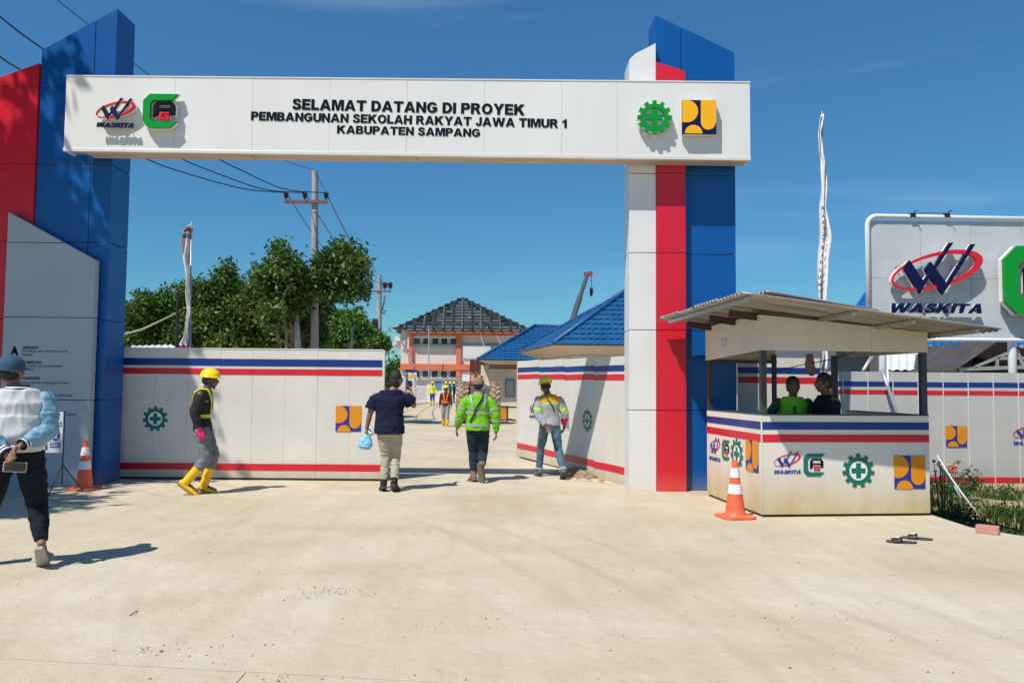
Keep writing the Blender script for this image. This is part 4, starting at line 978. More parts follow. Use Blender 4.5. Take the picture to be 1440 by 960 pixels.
        g.loft([ring(b0 - f*.075, .018*kk, .02), ring(b0 - f*.062, .034*kk, .042), ring(b0, .039*kk, .05), ring(b0 + f*ln*.45, .044*kk, .042), ring(b0 + f*ln*.8, .045*kk, .030), ring(b0 + f*ln, .034*kk, .022), ring(b0 + f*(ln+.018), .015*kk, .012)])
        sh_ = fw.get('shaft', 0)
        if sh_: g.tube([an-u*.01, an+(kn-an).normalized()*.03, an+(kn-an).normalized()*sh_], [.044*kk, fw.get('sr', .05)-.004, fw.get('sr', .05)], 16)
        if not fw.get('slipper'):
            me = remesh(g, max(vox*.9, .007), 3); folds(me, .002, (30, 30, 30)); so_ = T.part('boot' if sh_ else 'shoe', me, fw['mat'], smooth=True)
        else: so_ = None
        g = Geo(); hw = .042*kk; rg = []
        for uu, ww in ((-.078, .022), (-.06, .034), (.0, .037), (ln*.45, .043), (ln*.8, .046), (ln, .036), (ln+.024, .018)):
            c = b0 + f*uu - u*.036; rg.append([c + sx*(ww*kk*a) + u*b for a, b in ((-1, -.012), (1, -.012), (1, .012), (-1, .012))])
        g.loft(rg); T.part('sole', g, fw.get('solemat', M['rubber']), so_)
        if fw.get('slipper'):
            g = Geo(); c0 = b0 + f*ln*.62; g.tube([c0 - sx*.05 - u*.03, c0 - sx*.042 + u*.012, c0 + u*.034, c0 + sx*.042 + u*.012, c0 + sx*.05 - u*.03], [(.035, .006)]*5, 8); T.part('slipper_strap', g, fw['mat'])
    T.J = J; T.obj = obj; T.hp = hp
    return T
def bvh_of(o): return BVHTree.FromPolygons([v.co for v in o.data.vertices], [tuple(p.vertices) for p in o.data.polygons])
def strap(T, on, pts, wd, m, name='strap', off=.006, n=14, th=.004):
    """ribbon laid on a garment along a list of rough 3-D points"""
    b = bvh_of(on); pts = [Vector(p) for p in pts]; S_ = []
    for i in range(len(pts)-1):
        for k in range(n): S_.append(pts[i].lerp(pts[i+1], k/n))
    S_.append(pts[-1]); C_ = []; N_ = []
    for s in S_:
        c, nn, _, _ = b.find_nearest(s)
        C_.append(c); N_.append(nn)
    C2 = [sum((C_[j] for j in range(max(0,i-5), min(len(C_), i+6))), Vector())/len(range(max(0,i-5), min(len(C_), i+6))) for i in range(len(C_))]
    rg = []
    for i, c in enumerate(C2):
        d = (C2[min(i+1, len(C2)-1)]-C2[max(i-1, 0)]).normalized(); nn = sum((N_[j] for j in range(max(0,i-2), min(len(N_), i+3))), Vector()).normalized(); t = d.cross(nn).normalized(); c = c + nn*off
        rg.append([c - t*wd/2, c + t*wd/2, c + t*wd/2 + nn*th, c - t*wd/2 + nn*th])
    g = Geo(); g.loft(rg); return T.part(name, g, m, on)
def band(T, on, z, wd, m, name='reflective_band', c=(0,0), rx=.3, ry=.25, dz=None, off=.006, n=40, th=.004):
    """closed ring of ribbon round the torso at height z"""
    b = bvh_of(on); ring = []
    C_ = []
    for i in range(n):
        a = 2*PI*i/n; d = Vector((math.cos(a), math.sin(a), 0)); o = Vector((c[0], c[1], z)); s = o + d*.6
        h = b.ray_cast(o, d) 
        rr = (h[0]-o).length if h[0] is not None else rx
        C_.append(rr)
    C_ = [min(x, .25) for x in C_]; C_ = [(C_[i-1]+C_[i]+C_[(i+1)%n])/3 for i in range(n)]
    V = []; F = []
    for i in range(n):
        a = 2*PI*i/n; d = Vector((math.cos(a), math.sin(a), 0)); o = Vector((c[0], c[1], z))
        for r, zz in ((C_[i]+off, -wd/2), (C_[i]+off, wd/2), (C_[i]-.01, wd/2), (C_[i]-.01, -wd/2)): V.append(o + d*r + Vector((0,0,zz)))
    for i in range(n):
        j = (i+1) % n
        for q in range(4): F.append((i*4+q, j*4+q, j*4+(q+1)%4, i*4+(q+1)%4))
    g = Geo(); g.add(V, F); return T.part(name, g, m, on, smooth='auto')
def cuffring(T, on, a, b, r, wd, m, name='reflective_band'):
    a, b = Vector(a), Vector(b); d = (b-a).normalized(); g = Geo(); g.tube([a-d*wd/2, a+d*wd/2], r, 16); return T.part(name, g, m, on, smooth='auto')

# --- man in navy T-shirt filming with a phone
Yn_ = 11.1; q = G(546, 690)
NAVY = fab('navy_cotton', (.010, .014, .040)); KHAKI = fab('khaki_twill', (.40, .36, .27)); 
T = person('man in navy T-shirt and khaki trousers holding up a phone and a plastic bag', (q.x, q.y, 0), R(4),
  dict(hea=(.085,.06,1.565), nec=(.03,.0,1.43), yaw=R(-38), nod=R(-4), shl=(-.20,0,1.32), shr=(.20,.02,1.35), ell=(-.275,.0,1.07), wrl=(-.32,.06,.87), elr=(.335,.10,1.19), wrr=(.285,.27,1.37), nr=(-1,0,.2), cr=1.0, cl=1.1, sr=1, nl=(1,.3,0),
       pel=(.0,0,.90), bulk=1.18, hil=(-.075,0,.88), hir=(.085,0,.88), knl=(-.045,.06,.47), anl=(-.065,-.02,.10), tol=(-.10,.13,.035), knr=(.09,.10,.48), anr=(.09,-.10,.13), tor=(.12,.06,.035)),
  dict(hair=.055, trousers=dict(mat=KHAKI, len=.86, cuff=.058, fold=.012, fit=.014), top=dict(mat=NAVY, hem=.80, sleeve=.72, fit=.010, fold=.010, inf=.026), shoes=dict(mat=fab('black_boot_leather', (.02,.02,.022)), shaft=.13, sr=.052, k=1.12)), H=1.70)
J = T.J; wr = J['wrl']
PB = Thing('plastic_bag', 'knotted plastic bag of pale blue bundles hanging from the hand of the man in navy', 'bag', T.M @ (Vector((wr.x-.02, wr.y+.02, .62))*1.0))
PB.o.scale = (1.15, 1.15, 1.15)
me = remesh(Geo().rings([((0,0,-.04), .05, .04), ((0,0,.0), .085, .06), ((.005,0,.07), .075, .05), ((.02,0,.13), .03, .025), ((.03,0,.17), .035, .02)], 18), .007, 2); folds(me, .016, (26, 26, 18), 4)
m_ = mat('pale_blue_plastic', (.22, .55, .75), .25, .35, 14, .6, 40); PB.part('bag_body', me, m_, smooth=True)
me = remesh(Geo().tube([(.02,0,.12), (.045,.0,.17), (.05,0,.21)], [.03, .03, .015], 12).ball((.06,.0,.15), (.035,.03,.03)), .006, 1); folds(me, .012, (40, 40, 30), 8); PB.part('bag_knot', me, mat('clear_white_plastic', (.62, .72, .78), .2, .2, 20), smooth=True)
wr = J['wrr']; ph = T.M @ Vector((wr.x-.03, wr.y+.07, wr.z+.12))
PH = Thing('phone', 'dark phone held up to the face of the man in navy', 'phone', ph, R(-30)); PH.part('phone_body', Geo().box((-.038, -.005, -.06), (.038, .005, .06)), M['black'], bevel=.004)

# --- man in green hi-vis jacket
q = G(671, 677); GREEN = fab('lime_hi_vis', (.16, .50, .02)); DNAVY = fab('dark_teal_denim', (.016, .032, .045)); BOOT = fab('dusty_brown_suede', (.22, .16, .11))
T = person('man in lime green hi-vis jacket and brown cap walking away with a shoulder strap', (q.x, q.y, 0), R(3),
  dict(hea=(0,.03,1.565), nod=R(-6), shl=(-.205,0,1.335), shr=(.205,0,1.335), ell=(-.29,-.02,1.07), wrl=(-.335,.08,.86), elr=(.29,-.04,1.06), wrr=(.30,.0,.80), cl=.5, cr=.7, bulk=1.1,
       knl=(-.06,.09,.48), anl=(-.06,-.0,.09), tol=(-.13,.14,.03), knr=(.085,.08,.46), anr=(.07,-.20,.27), tor=(.105,-.15,.085)),
  dict(cap=fab('dusty_brown_cap', (.26,.17,.12)), trousers=dict(mat=DNAVY, len=.80, cuff=.066, fold=.010, fit=.03), top=dict(name='jacket', mat=GREEN, hem=.83, sleeve=1.93, fit=.008, fold=.010, inf=.026, cuff=.045),
       shoes=dict(mat=BOOT, shaft=.17, sr=.06, k=1.15, solemat=fab('grey_brown_sole', (.20,.165,.13)))), H=1.62)
tb_ = T.obj['top']; J = T.J
band(T, tb_, .92, .045, REFL); band(T, tb_, 1.12, .045, REFL)
for s in (-1, 1):
    strap(T, tb_, [(s*.13, -.3, 1.12), (s*.135, -.3, 1.25), (s*.14, -.2, 1.37), (s*.14, 0, 1.5), (s*.14, .2, 1.35), (s*.13, .3, 1.12)], .04, REFL, 'reflective_band')
for s in 'lr':
    el, wr, sh = J['el'+s], J['wr'+s], J['sh'+s]; cuffring(T, tb_, el.lerp(wr, .25), wr, .074, .045, REFL); cuffring(T, tb_, sh.lerp(el, .6), el, .082, .04, REFL)
strap(T, tb_, [(.10, .02, 1.5), (.08, -.3, 1.36), (-.02, -.3, 1.2), (-.12, -.3, 1.05), (-.20, -.2, .95)], .028, M['black'], 'bag_strap', .014)
g = Geo().rings([((0, -.01, 1.41), .085, .07), ((0, -.01, 1.455), .072, .062)], 20); T.part('collar', g, fab('grey_collar', (.35,.36,.38)), tb_, smooth='auto')

# --- worker in grey and orange jacket with bottle
q = G(773, 672); JEAN = fab('washed_blue_denim', (.085, .15, .20)); GREYJ = fab('light_grey_jacket', (.36, .37, .40)); AMB = fab('amber_yoke', (.62, .28, .035)); LIME = fab('lime_tape', (.45, .75, .05)); PINK = fab('pink_panel', (.62, .03, .10))
def zoneV(c):
    if c.z > 1.275: return 1
    if 1.235 < c.z <= 1.275 and abs(c.x) < .19: return 2
    if c.z < 1.06 and (c.x < -.14): return 3
    return 0
def szV(c, s):
    return 2 if 1.125 < c.z < 1.185 else (1 if c.z > 1.36 else (3 if (s == 'r' and 1.0 > c.z) else 0))
T = person('worker in yellow helmet and grey jacket with orange yoke beside the right gate leaf', (q.x, q.y, 0), R(4),
  dict(hea=(-.075,.06,1.55), nec=(-.03,.01,1.42), yaw=R(22), nod=R(-8), shl=(-.20,0,1.325), shr=(.165,0,1.325), ell=(-.215,-.05,1.07), wrl=(-.09,-.15,.87), nl=(0,-1,0), sl=-1, cl=.4, elr=(.25,-.0,1.07), wrr=(.245,.07,.88), che=(-.015,0,1.25), bulk=.98,
       hil=(-.08,0,.90), hir=(.08,0,.90), knl=(-.125,.25,.50), anl=(-.15,.30,.09), tol=(-.19,.46,.03), knr=(.14,-.02,.49), anr=(.20,-.21,.13), tor=(.20,-.09,.03)),
  dict(helmet=1, trousers=dict(mat=JEAN, len=.92, cuff=.058, fold=.009, fit=.016, roll=fab('turned_up_denim', (.30,.38,.44))), top=dict(name='jacket', mat=[GREYJ, AMB, LIME, PINK], zone=zoneV, sleevemat=[GREYJ, AMB, LIME, PINK], szone=szV, hem=.88, sleeve=1.9, fit=.012, fold=.008, inf=.02, cuff=.043),
       shoes=dict(mat=fab('grey_brown_trainers', (.16,.14,.12)), k=1.1, shaft=.05, sr=.042)), H=1.64, skm=SKD)
strap(T, T.obj['top'], [(-.10, .02, 1.5), (-.09, -.3, 1.36), (.02, -.3, 1.22), (.11, -.3, 1.08)], .02, M['black'], 'bag_strap', .012)
wr = T.J['wrr']; bp_ = T.M @ (Vector((wr.x+.05, wr.y, .80))*.965)
BT = Thing('water_bottle', 'clear plastic water bottle under the arm of the worker in grey jacket', 'bottle', bp_)
BT.part('bottle_body', Geo().lathe([(.03, 0), (.038, .01), (.038, .07), (.034, .10), (.038, .13), (.038, .19), (.014, .24), (.012, .255)], n=18), mat('milky_plastic', (.55, .52, .55), .15, .2, 20), smooth='auto')
BT.part('bottle_cap', Geo().lathe([(.015, .2555), (.015, .28)], n=14), M['black'])

# --- worker walking right, profile, yellow boots
q = G(280, 694); DK = fab('dark_grey_jersey', (.030, .027, .030)); GT = fab('grey_blue_trousers', (.17, .20, .20)); YB_ = mat('yellow_rubber', (.85, .50, .01), .3, .05, 8); VY = fab('yellow_green_tape', (.62, .66, .03)); VO = fab('orange_mesh', (.80, .22, .04))
T = person('worker in yellow helmet, harness vest and yellow rubber boots walking past the left gate leaf', (q.x, q.y, 0), R(-76),
  dict(hea=(0,.10,1.53), nec=(0,.045,1.415), nod=R(-3), shl=(-.18,.02,1.34), shr=(.18,.0,1.34), elr=(.22,-.06,1.09), wrr=(.22,.01,.88), ell=(-.22,-.02,1.1), wrl=(-.20,.05,.90), cr=.6, nr=(-1,0,0), che=(0,.015,1.24), pel=(0,.02,.90), bulk=.95,
       knr=(.09,.09,.475), anr=(.09,-.165,.16), tor=(.09,-.01,.03), knl=(-.09,.16,.50), anl=(-.09,.045,.09), tol=(-.09,.20,.03),
       hil=(-.085,.02,.9), hir=(.085,.02,.9)),
  dict(helmet=1, trousers=dict(mat=GT, len=.40, cuff=.075, fold=.012, fit=.028), top=dict(name='jersey', mat=DK, hem=.84, sleeve=1.9, fit=.008, fold=.007, inf=.018, cuff=.043), shoes=dict(mat=YB_, shaft=.29, sr=.064, k=1.08, solemat=fab('tan_sole', (.35,.25,.10)))), H=1.70, skm=SKD)
to_ = T.obj['top']; J = T.J
band(T, to_, 1.045, .045, VY, 'vest_band', c=(0,.015))
for s in (-1, 1):
    strap(T, to_, [(s*.10, .3, 1.05), (s*.13, .3, 1.2), (s*.14, .22, 1.35), (s*.13, .03, 1.5), (s*.12, -.2, 1.36)], .04, VY, 'vest_strap', .012)
    strap(T, to_, [(s*.12, -.2, 1.36), (s*.11, -.3, 1.2), (s*.10, -.3, 1.05)], .06, VO, 'vest_back', .012)
strap(T, to_, [(.16, .10, 1.29), (.19, .10, 1.20)], .05, fab('grey_patch', (.4,.4,.42)), 'grey_patch', .008, 6)
g = Geo(); hand(g, J['wrr'], J['elr'], (-1,0,0), -1, .7, 1.15); g.tube([J['elr'].lerp(J['wrr'], .88), J['wrr']+Vector((0,.0,-.02))], [.036,.033], 12); me = remesh(g, .006, 1)
T.part('glove', me, fab('pink_rubber_glove', (.80, .05, .22)), smooth=True)
g = Geo(); hand(g, J['wrl'], J['ell'], (1,0,0), 1, .7, 1.15); me = remesh(g, .006, 1); T.part('glove', me, fab('pink_rubber_glove', (.80, .05, .22)), smooth=True)

# --- man in varsity jacket, nearest
q = Vector(((28-720)/1120*6.5, 6.5, 0)); WJ = fab('white_satin', (.58, .60, .62), .05); BJ = mat('light_blue_satin', (.15, .31, .43), .5, .12, 6, .3, 200); NB = fab('navy_rib', (.02, .022, .05)); 
DKT = fab('black_navy_joggers', (.010, .013, .022)); CAPM = fab('slate_blue_cap', (.045, .10, .16))
T = person('man in white and light blue varsity jacket and cap holding a phone behind his back', (q.x, q.y, 0), R(27),
  dict(hea=(-.055,.05,1.56), nec=(-.01,.01,1.43), yaw=R(-30), nod=R(2), shl=(-.195,0,1.335), shr=(.185,0,1.335), ell=(-.235,-.05,1.10), elr=(.215,-.05,1.08), wrr=(.06,-.20,.985), wrl=(-.05,-.215,.925), nr=(0,-.6,-.8), nl=(0,-1,0), sl=-1, sr=1, cl=.9, cr=.8, bulk=1.14,
       hir=(.09,0,.90), knr=(.16,.03,.49), anr=(.215,-.16,.185), tor=(.23,-.02,.065), knl=(-.18,.14,.49), anl=(-.27,.15,.09), tol=(-.30,.32,.03)),
  dict(cap=CAPM, trousers=dict(mat=DKT, len=.88, cuff=.052, fold=.013, fit=.024), top=dict(name='jacket', mat=WJ, sleevemat=BJ, hem=.955, sleeve=1.9, fit=.022, fold=.013, fs=(15, 15, 4), inf=.030, cuff=.046, puff=1),
       shoes=dict(slipper=1, mat=fab('beige_slipper', (.45,.42,.36)), solemat=fab('pale_sole', (.42,.40,.36)))), H=1.72, vox=.006)
to_ = T.obj['top']; J = T.J
g = Geo().rings([((0, -.01, 1.405), .098, .085), ((0, -.005, 1.45), .080, .070), ((0,-.005,1.452), .06, .05)], 24); T.part('collar', g, NB, to_, smooth='auto')
g = Geo().rings([((0, -.01, 1.424), .093, .080), ((0, -.005, 1.432), .091, .078)], 24); T.part('collar_stripe', g, M['whiteac'], to_, smooth='auto')
for s in 'lr':
    el, wr = J['el'+s], J['wr'+s]; d_ = (wr-el).normalized(); o = T.obj['sleeve'+s]
    for k_, mm in ((0, NB), (1, M['whiteac']), (2, NB), (3, M['whiteac']), (4, NB)):
        c = wr - d_*(.045-.013*k_); cuffring(T, o, c, wr+d_, .0475 if mm is NB else .0485, .0128, mm, 'cuff_stripe')
hm = Geo().rings([((0, -.01, .915), .175, .135), ((0, -.01, .925), .190, .150), ((0, -.01, .965), .205, .165), ((0,-.01,.975), .19, .15)], 30); T.part('jacket_hem', hm, WJ, to_, smooth='auto')
wr = J['wrl']; ph = T.M @ Vector((wr.x+.07, wr.y-.045, wr.z-.10))
PH = Thing('phone', 'phone in a pale case held flat behind the back of the man in varsity jacket', 'phone', ph, R(27))
PH.part('phone_body', Geo().box((-.080, -.006, -.040), (.080, .006, .040), T=Matrix.Rotation(R(5), 4, 'Y')), mat('pale_gold_case', (.45, .42, .28), .4, .05), bevel=.006)
PH.part('screen', Geo().box((-.073, -.0085, -.033), (.073, -.0065, .033), T=Matrix.Rotation(R(5), 4, 'Y')), mat('dark_glass', (.03, .035, .035), .1, .2, 5))

# --- two guards in the booth
bt_ = bpy.data.objects['guard_booth']
q = P(1115, 560, 10.05); T = person('guard in green vest standing behind the booth counter', (q.x, q.y, 0), R(172),
  dict(hea=(0,.04,1.555), yaw=R(10), elr=(.33,.05,1.15), wrr=(.20,.20,1.08), ell=(-.28,.03,1.1), wrl=(-.15,.22,1.07)),
  dict(hair=0, trousers=dict(mat=DKT), top=dict(name='vest', mat=fab('green_vest', (.22,.62,.03)), sleevemat=fab('dark_green_sleeve', (.03,.09,.04)), hem=.9, sleeve=1.9, inf=.018), shoes=dict(mat=M['rubber'])), H=1.66, vox=.009, skm=SKD)
strap(T, T.obj['top'], [(0, .3, 1.38), (0, .3, 1.0)], .02, M['black'], 'zip', .006)
q = P(1163, 560, 9.75); T = person('dark-haired man in black shirt facing left inside the guard booth', (q.x, q.y, 0), R(96),
  dict(hea=(0,.05,1.565), nod=R(-5), elr=(.24,.05,1.1), wrr=(.12,.25,1.05), ell=(-.24,.05,1.1), wrl=(-.12,.25,1.05), bulk=1.12),
  dict(hair=.0, trousers=dict(mat=DKT), top=dict(mat=fab('black_shirt', (.012,.014,.022)), hem=.9, sleeve=1.9, inf=.018), shoes=dict(mat=M['rubber'])), H=1.69, vox=.009, skm=SKD)

# --- workers farther in
q = P(626.5, 600, 28.5); VST = fab('maroon_shirt', (.11, .022, .022)); 
T = person('worker in yellow helmet and orange harness vest walking towards the gate', (q.x, 28.5, 0), R(176),
  dict(ell=(-.23,.02,1.08), elr=(.23,.02,1.08), wrl=(-.24,.07,.86), wrr=(.24,.07,.86), knl=(-.09,.10,.49), anl=(-.09,.14,.09), tol=(-.1,.28,.03), anr=(.09,-.08,.1), tor=(.09,.06,.03)),
  dict(helmet=1, trousers=dict(mat=fab('grey_trousers', (.27,.26,.24)), len=.5, cuff=.075), top=dict(mat=VST, hem=.82, sleeve=1.9), shoes=dict(mat=YB_, shaft=.28, sr=.07)), H=1.46, vox=.014, skm=SKD)
to_ = T.obj['top']; band(T, to_, 1.0, .05, VO, 'vest_band', n=24)
for s in (-1, 1): strap(T, to_, [(s*.06, .3, 1.0), (s*.10, .3, 1.2), (s*.12, .03, 1.5), (s*.1, -.3, 1.2), (s*.08,-.3,1.0)], .05, VO, 'vest_strap', .012)
q = P(608, 570, 57); T = person('small far worker in yellow shirt and blue trousers', (q.x, 57, 0), R(170), {}, dict(helmet=1, trousers=dict(mat=fab('blue_trousers', (.03,.06,.22)), len=.45, cuff=.075), top=dict(mat=fab('yellow_shirt', (.75,.62,.03)), hem=.82), shoes=dict(mat=YB_, shaft=.28, sr=.07)), H=1.68, vox=.025, skm=SKD)
TEAL = fab('dark_teal_overall', (.02,.07,.09)); BLK = fab('black_overall', (.015,.016,.02))
for px, Y, mm, lb in ((627, 66, BLK, 'far worker in black clothes, leftmost of the three by the site office'), (633, 64, TEAL, 'far worker in teal clothes, middle of the three by the site office'), (638.5, 65, BLK, 'far worker in dark clothes, rightmost of the three by the site office')):
    q = P(px, 566, Y); person(lb, (q.x, Y, 0), R(180+px), {}, dict(helmet=1, trousers=dict(mat=mm), top=dict(mat=mm, hem=.82), shoes=dict(mat=M['rubber'])), H=1.68, vox=.03, skm=SKD, group='three far workers standing together')
# ------------------------------------------------------------------ buildings behind
M['tile'] = mat('blue_metal_tile', rgb('#1c5788'), .45, .2, 1.5)
M['cream'] = mat('cream_render', (.62, .57, .48), .8, .08, .9, .2, 20)
M['soff'] = mat('beige_soffit', (.55, .46, .36), .8, .06, 1)
M['glass'] = mat('dark_window_glass', (.05, .065, .08), .12, .3, 1)
M['orange'] = mat('orange_paint', (.62, .15, .075), .7, .08, 2)
M['brickred'] = mat('brick_red_tile', (.30, .085, .06), .8, .2, 6)
M['white2'] = mat('white_render', (.66, .65, .62), .75, .06, 1)
def tile_roof(T, A, B, C, D, rows, wave=.24, lift=.045, amp=.022, name='tile_row'):
    """A-B eave, D-C ridge (D above A, C above B); each row is a lipped wavy sheet"""
    A, B, C, D = map(Vector, (A, B, C, D)); nrm = (B-A).cross(D-A).normalized()
    if nrm.z < 0: nrm = -nrm
    for i in range(rows):
        t0, t1 = i/rows, min(1, (i+1.12)/rows)
        p0, p1 = A.lerp(D, t0), B.lerp(C, t0); q0, q1 = A.lerp(D, t1), B.lerp(C, t1)
        L = max((p1-p0).length, .05); ax = (B-A).normalized(); n = max(2, int(L/wave*4)); V = []; F = []
        for k in range(n+1):
            u = k/n; a = p0.lerp(p1, u); b = q0.lerp(q1, u)
            s_ = amp*math.sin(2*PI*((a-A).dot(ax))/wave); s2 = amp*math.sin(2*PI*((b-A).dot(ax))/wave)
            V += [a + nrm*(.0+s_*.5-.02), a + nrm*(lift+s_), b + nrm*(.004+s2*.6)]
        for k in range(n): j = k*3; F += [(j, j+3, j+4, j+1), (j+1, j+4, j+5, j+2)]
        g = Geo(); g.add(V, F); T.part(name, g.mesh(name, False), M['tile'], world=True)
def window(T, x0, x1, z0, z1, Y, sash=1, fm=None, gm=None):
    fw = .04; fm = fm or M['white2']
    f = T.part('window', Geo().box((x0, Y-.03, z0), (x1, Y+.02, z0+fw)).box((x0, Y-.03, z1-fw), (x1, Y+.02, z1)).box((x0, Y-.03, z0+fw), (x0+fw, Y+.02, z1-fw)).box((x1-fw, Y-.03, z0+fw), (x1, Y+.02, z1-fw)), fm, world=True)
    n = sash
    for i in range(n):
        a = x0+fw+(x1-x0-2*fw)*i/n; b = x0+fw+(x1-x0-2*fw)*(i+1)/n
        T.part('pane', Geo().box((a+.005, Y-.008, z0+fw), (b-.005, Y+.004, z1-fw)), gm or M['glass'], f, world=True)
# house A: the nearer blue-roofed one
c1 = P(778, 484, 27); c2 = P(729, 495.5, 33.6); ez = c1.z
T = Thing('site_house', 'nearer cream site building with blue tiled hip roof behind the right gate leaf', 'building', (c1.x+4, 30, 0))
A = Vector((c1.x, c1.y, ez)); Bk = Vector((c2.x, c2.y, ez)); Rt = Vector((c1.x+9.6, c1.y+.1, ez)); Rb = Vector((c1.x+9.6, c2.y+.1, ez))
hr = .70; hw = (c2.y-c1.y)/2; rg1 = Vector((A.x+hw*.95, A.y+hw, ez+hw*hr)); rg2 = Vector((Rt.x-hw, Rt.y+hw, ez+hw*hr))
tile_roof(T, A, Rt, rg2, rg1, 12); tile_roof(T, Bk, A, rg1, rg1+Vector((.01,0,0)), 12); tile_roof(T, Rt, Rb, rg2, rg2+Vector((0,.01,0)), 12); tile_roof(T, Rb, Bk, rg1, rg2, 12)
for p_, q_ in ((A, rg1), (Bk, rg1), (Rt, rg2), (rg1, rg2)): T.part('ridge_cap', Geo().tube([p_+Vector((0,0,.05)), q_+Vector((0,0,.07))], .075, 8), M['tile'], world=True, smooth=True)
i_ = .02
T.part('soffit', Geo().add([A+Vector((i_,i_,-.03)), Rt+Vector((-i_,i_,-.03)), Rb+Vector((-i_,-i_,-.03)), Bk+Vector((i_,-i_,-.03)), A+Vector((.75,.75,-.32)), Rt+Vector((-.75,.75,-.32)), Rb+Vector((-.75,-.75,-.32)), Bk+Vector((.85,-.75,-.32))], [(0,1,5,4),(1,2,6,5),(2,3,7,6),(3,0,4,7),(4,5,6,7)]), M['soff'], world=True)
g = Geo(); w4 = [A+Vector((.8,.8,0)), Rt+Vector((-.8,.8,0)), Rb+Vector((-.8,-.8,0)), Bk+Vector((.9,-.8,0))]; g.plate([(v.x, v.y) for v in w4], 0, ez-.33); T.part('wall', g, M['cream'], world=True)
# house B: behind it
e1 = P(672, 505.5, 37); ez = e1.z
T = Thing('site_house', 'farther cream site building with blue hip roof and small grey window', 'building', (e1.x+4, 40, 0))
A = Vector((e1.x, 37, ez)); Rt = Vector((e1.x+9.5, 37.2, ez)); Rb = Vector((e1.x+9.8, 46, ez)); Bk = Vector((e1.x+.3, 46, ez)); hw = 4.4
pk = P(753, 459, 37+hw); hz_ = pk.z; rg1 = Vector((pk.x, 37+hw, hz_)); rg2 = Vector((Rt.x-3.5, 37+hw, hz_))
tile_roof(T, A, Rt, rg2, rg1, 13); tile_roof(T, Bk, A, rg1, rg1+Vector((.01,0,0)), 13); tile_roof(T, Rt, Rb, rg2, rg2+Vector((0,.01,0)), 10); tile_roof(T, Rb, Bk, rg1, rg2, 10)
for p_, q_ in ((A, rg1), (Bk, rg1), (rg1, rg2)): T.part('ridge_cap', Geo().tube([p_+Vector((0,0,.05)), q_+Vector((0,0,.07))], .08, 8), M['tile'], world=True, smooth=True)
T.part('soffit', Geo().add([A+Vector((.02,.02,-.03)), Rt+Vector((-.02,.02,-.03)), Rb+Vector((-.02,-.02,-.03)), Bk+Vector((.02,-.02,-.03)), A+Vector((.6,.7,-.2)), Rt+Vector((-.6,.7,-.2)), Rb+Vector((-.6,-.7,-.2)), Bk+Vector((.6,-.7,-.2))], [(0,1,5,4),(1,2,6,5),(2,3,7,6),(3,0,4,7),(4,5,6,7)]), M['soff'], world=True)
wx = P(688, 540, 38).x; T.part('wall', Geo().box((wx, 38, 0), (Rt.x-.6, 45, ez-.2)), M['cream'], world=True)
T.part('shadow_wall', Geo().box((P(676, 540, 39).x, 39, 0), (wx-.002, 45, ez-.2)), M['cream'], world=True)
zq = lambda y: P(700, y, 38).z
T.part('dark_stripe', Geo().box((wx+.02, 37.99, zq(514.5)), (Rt.x-.6, 38.001, zq(511.5))), M['ink'], world=True); T.part('red_stripe', Geo().box((wx-.005, 37.985, zq(518.5)), (Rt.x-.6, 38.001, zq(515.5))), M['brickred'], world=True)
window(T, P(710.5, 545, 38).x, P(723.5, 545, 38).x, zq(558), zq(533), 37.98, 1, mat('blue_grey_frame', (.10, .16, .22), .5), mat('pale_glass', (.30, .38, .42), .2, .2, 1))
# porch with white canopy on brick columns
T = Thing('porch', 'white slab porch on brick red columns left of the blue-roofed building', 'porch', (P(665, 590, 44).x, 44, 0))
a = P(651, 503, 44); b = P(690, 487, 44)
T.part('canopy', Geo().box((a.x, 44, a.z-.02), (b.x, 47.5, b.z)), M['white2'], world=True); T.part('canopy_trim', Geo().box((a.x-.06, 43.95, a.z-.10), (b.x, 47.5, a.z-.03)), M['steel'], world=True)
for p0, p1 in ((660.5, 666), (668.5, 672.5), (674.5, 678)):
    T.part('column', Geo().box((P(p0, 540, 44.3).x, 44.3, 0), (P(p1, 540, 44.3).x, 44.7, a.z-.1)), M['brickred'], world=True)
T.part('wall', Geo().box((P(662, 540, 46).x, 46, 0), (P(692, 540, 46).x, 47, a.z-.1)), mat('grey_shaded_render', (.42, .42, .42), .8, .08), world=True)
# two-storey school block with an open steel roof frame
YF = 75.
T = Thing('school_building', 'two-storey cream school block with orange frame and unfinished black roof trusses', 'building', (P(650, 560, YF).x, YF+5, 0))
X = lambda px: P(px, 500, YF).x; Z = lambda py: P(650, py, YF).z
M['creamf'] = mat('pale_render', (.60, .56, .50), .8, .08, .4)
T.part('wall', Geo().box((X(563), YF+.25, 0), (X(745), YF+9, Z(464))), M['creamf'], world=True)
for p0, p1 in ((575, 580), (641.5, 648)): T.part('column', Geo().box((X(p0), YF-.05, 0), (X(p1), YF+.3, Z(467.2))), M['orange'], world=True)
T.part('beam', Geo().box((X(575), YF-.10, Z(471)), (X(740), YF+.3, Z(466.5))), M['orange'], world=True); T.part('beam', Geo().box((X(563), YF-.10, Z(520)), (X(661), YF+.3, Z(512))), M['orange'], world=True)
for zt_, zb_ in ((475, 484.5), (521, 531.5)):
    for i in range(5): window(T, X(580.5+12.9*i+.3), X(590.5+12.9*i), Z(zb_), Z(zt_), YF+.2, 2)
    T.part('sill', Geo().box((X(579), YF+.0, Z(zb_+3.5)), (X(642), YF+.28, Z(zb_))), mat('grey_ledge', (.38, .37, .35), .8), world=True)
    T.part('head_panel', Geo().box((X(580), YF+.12, Z(zt_)), (X(641), YF+.249, Z(zt_-2))), M['white2'], world=True)
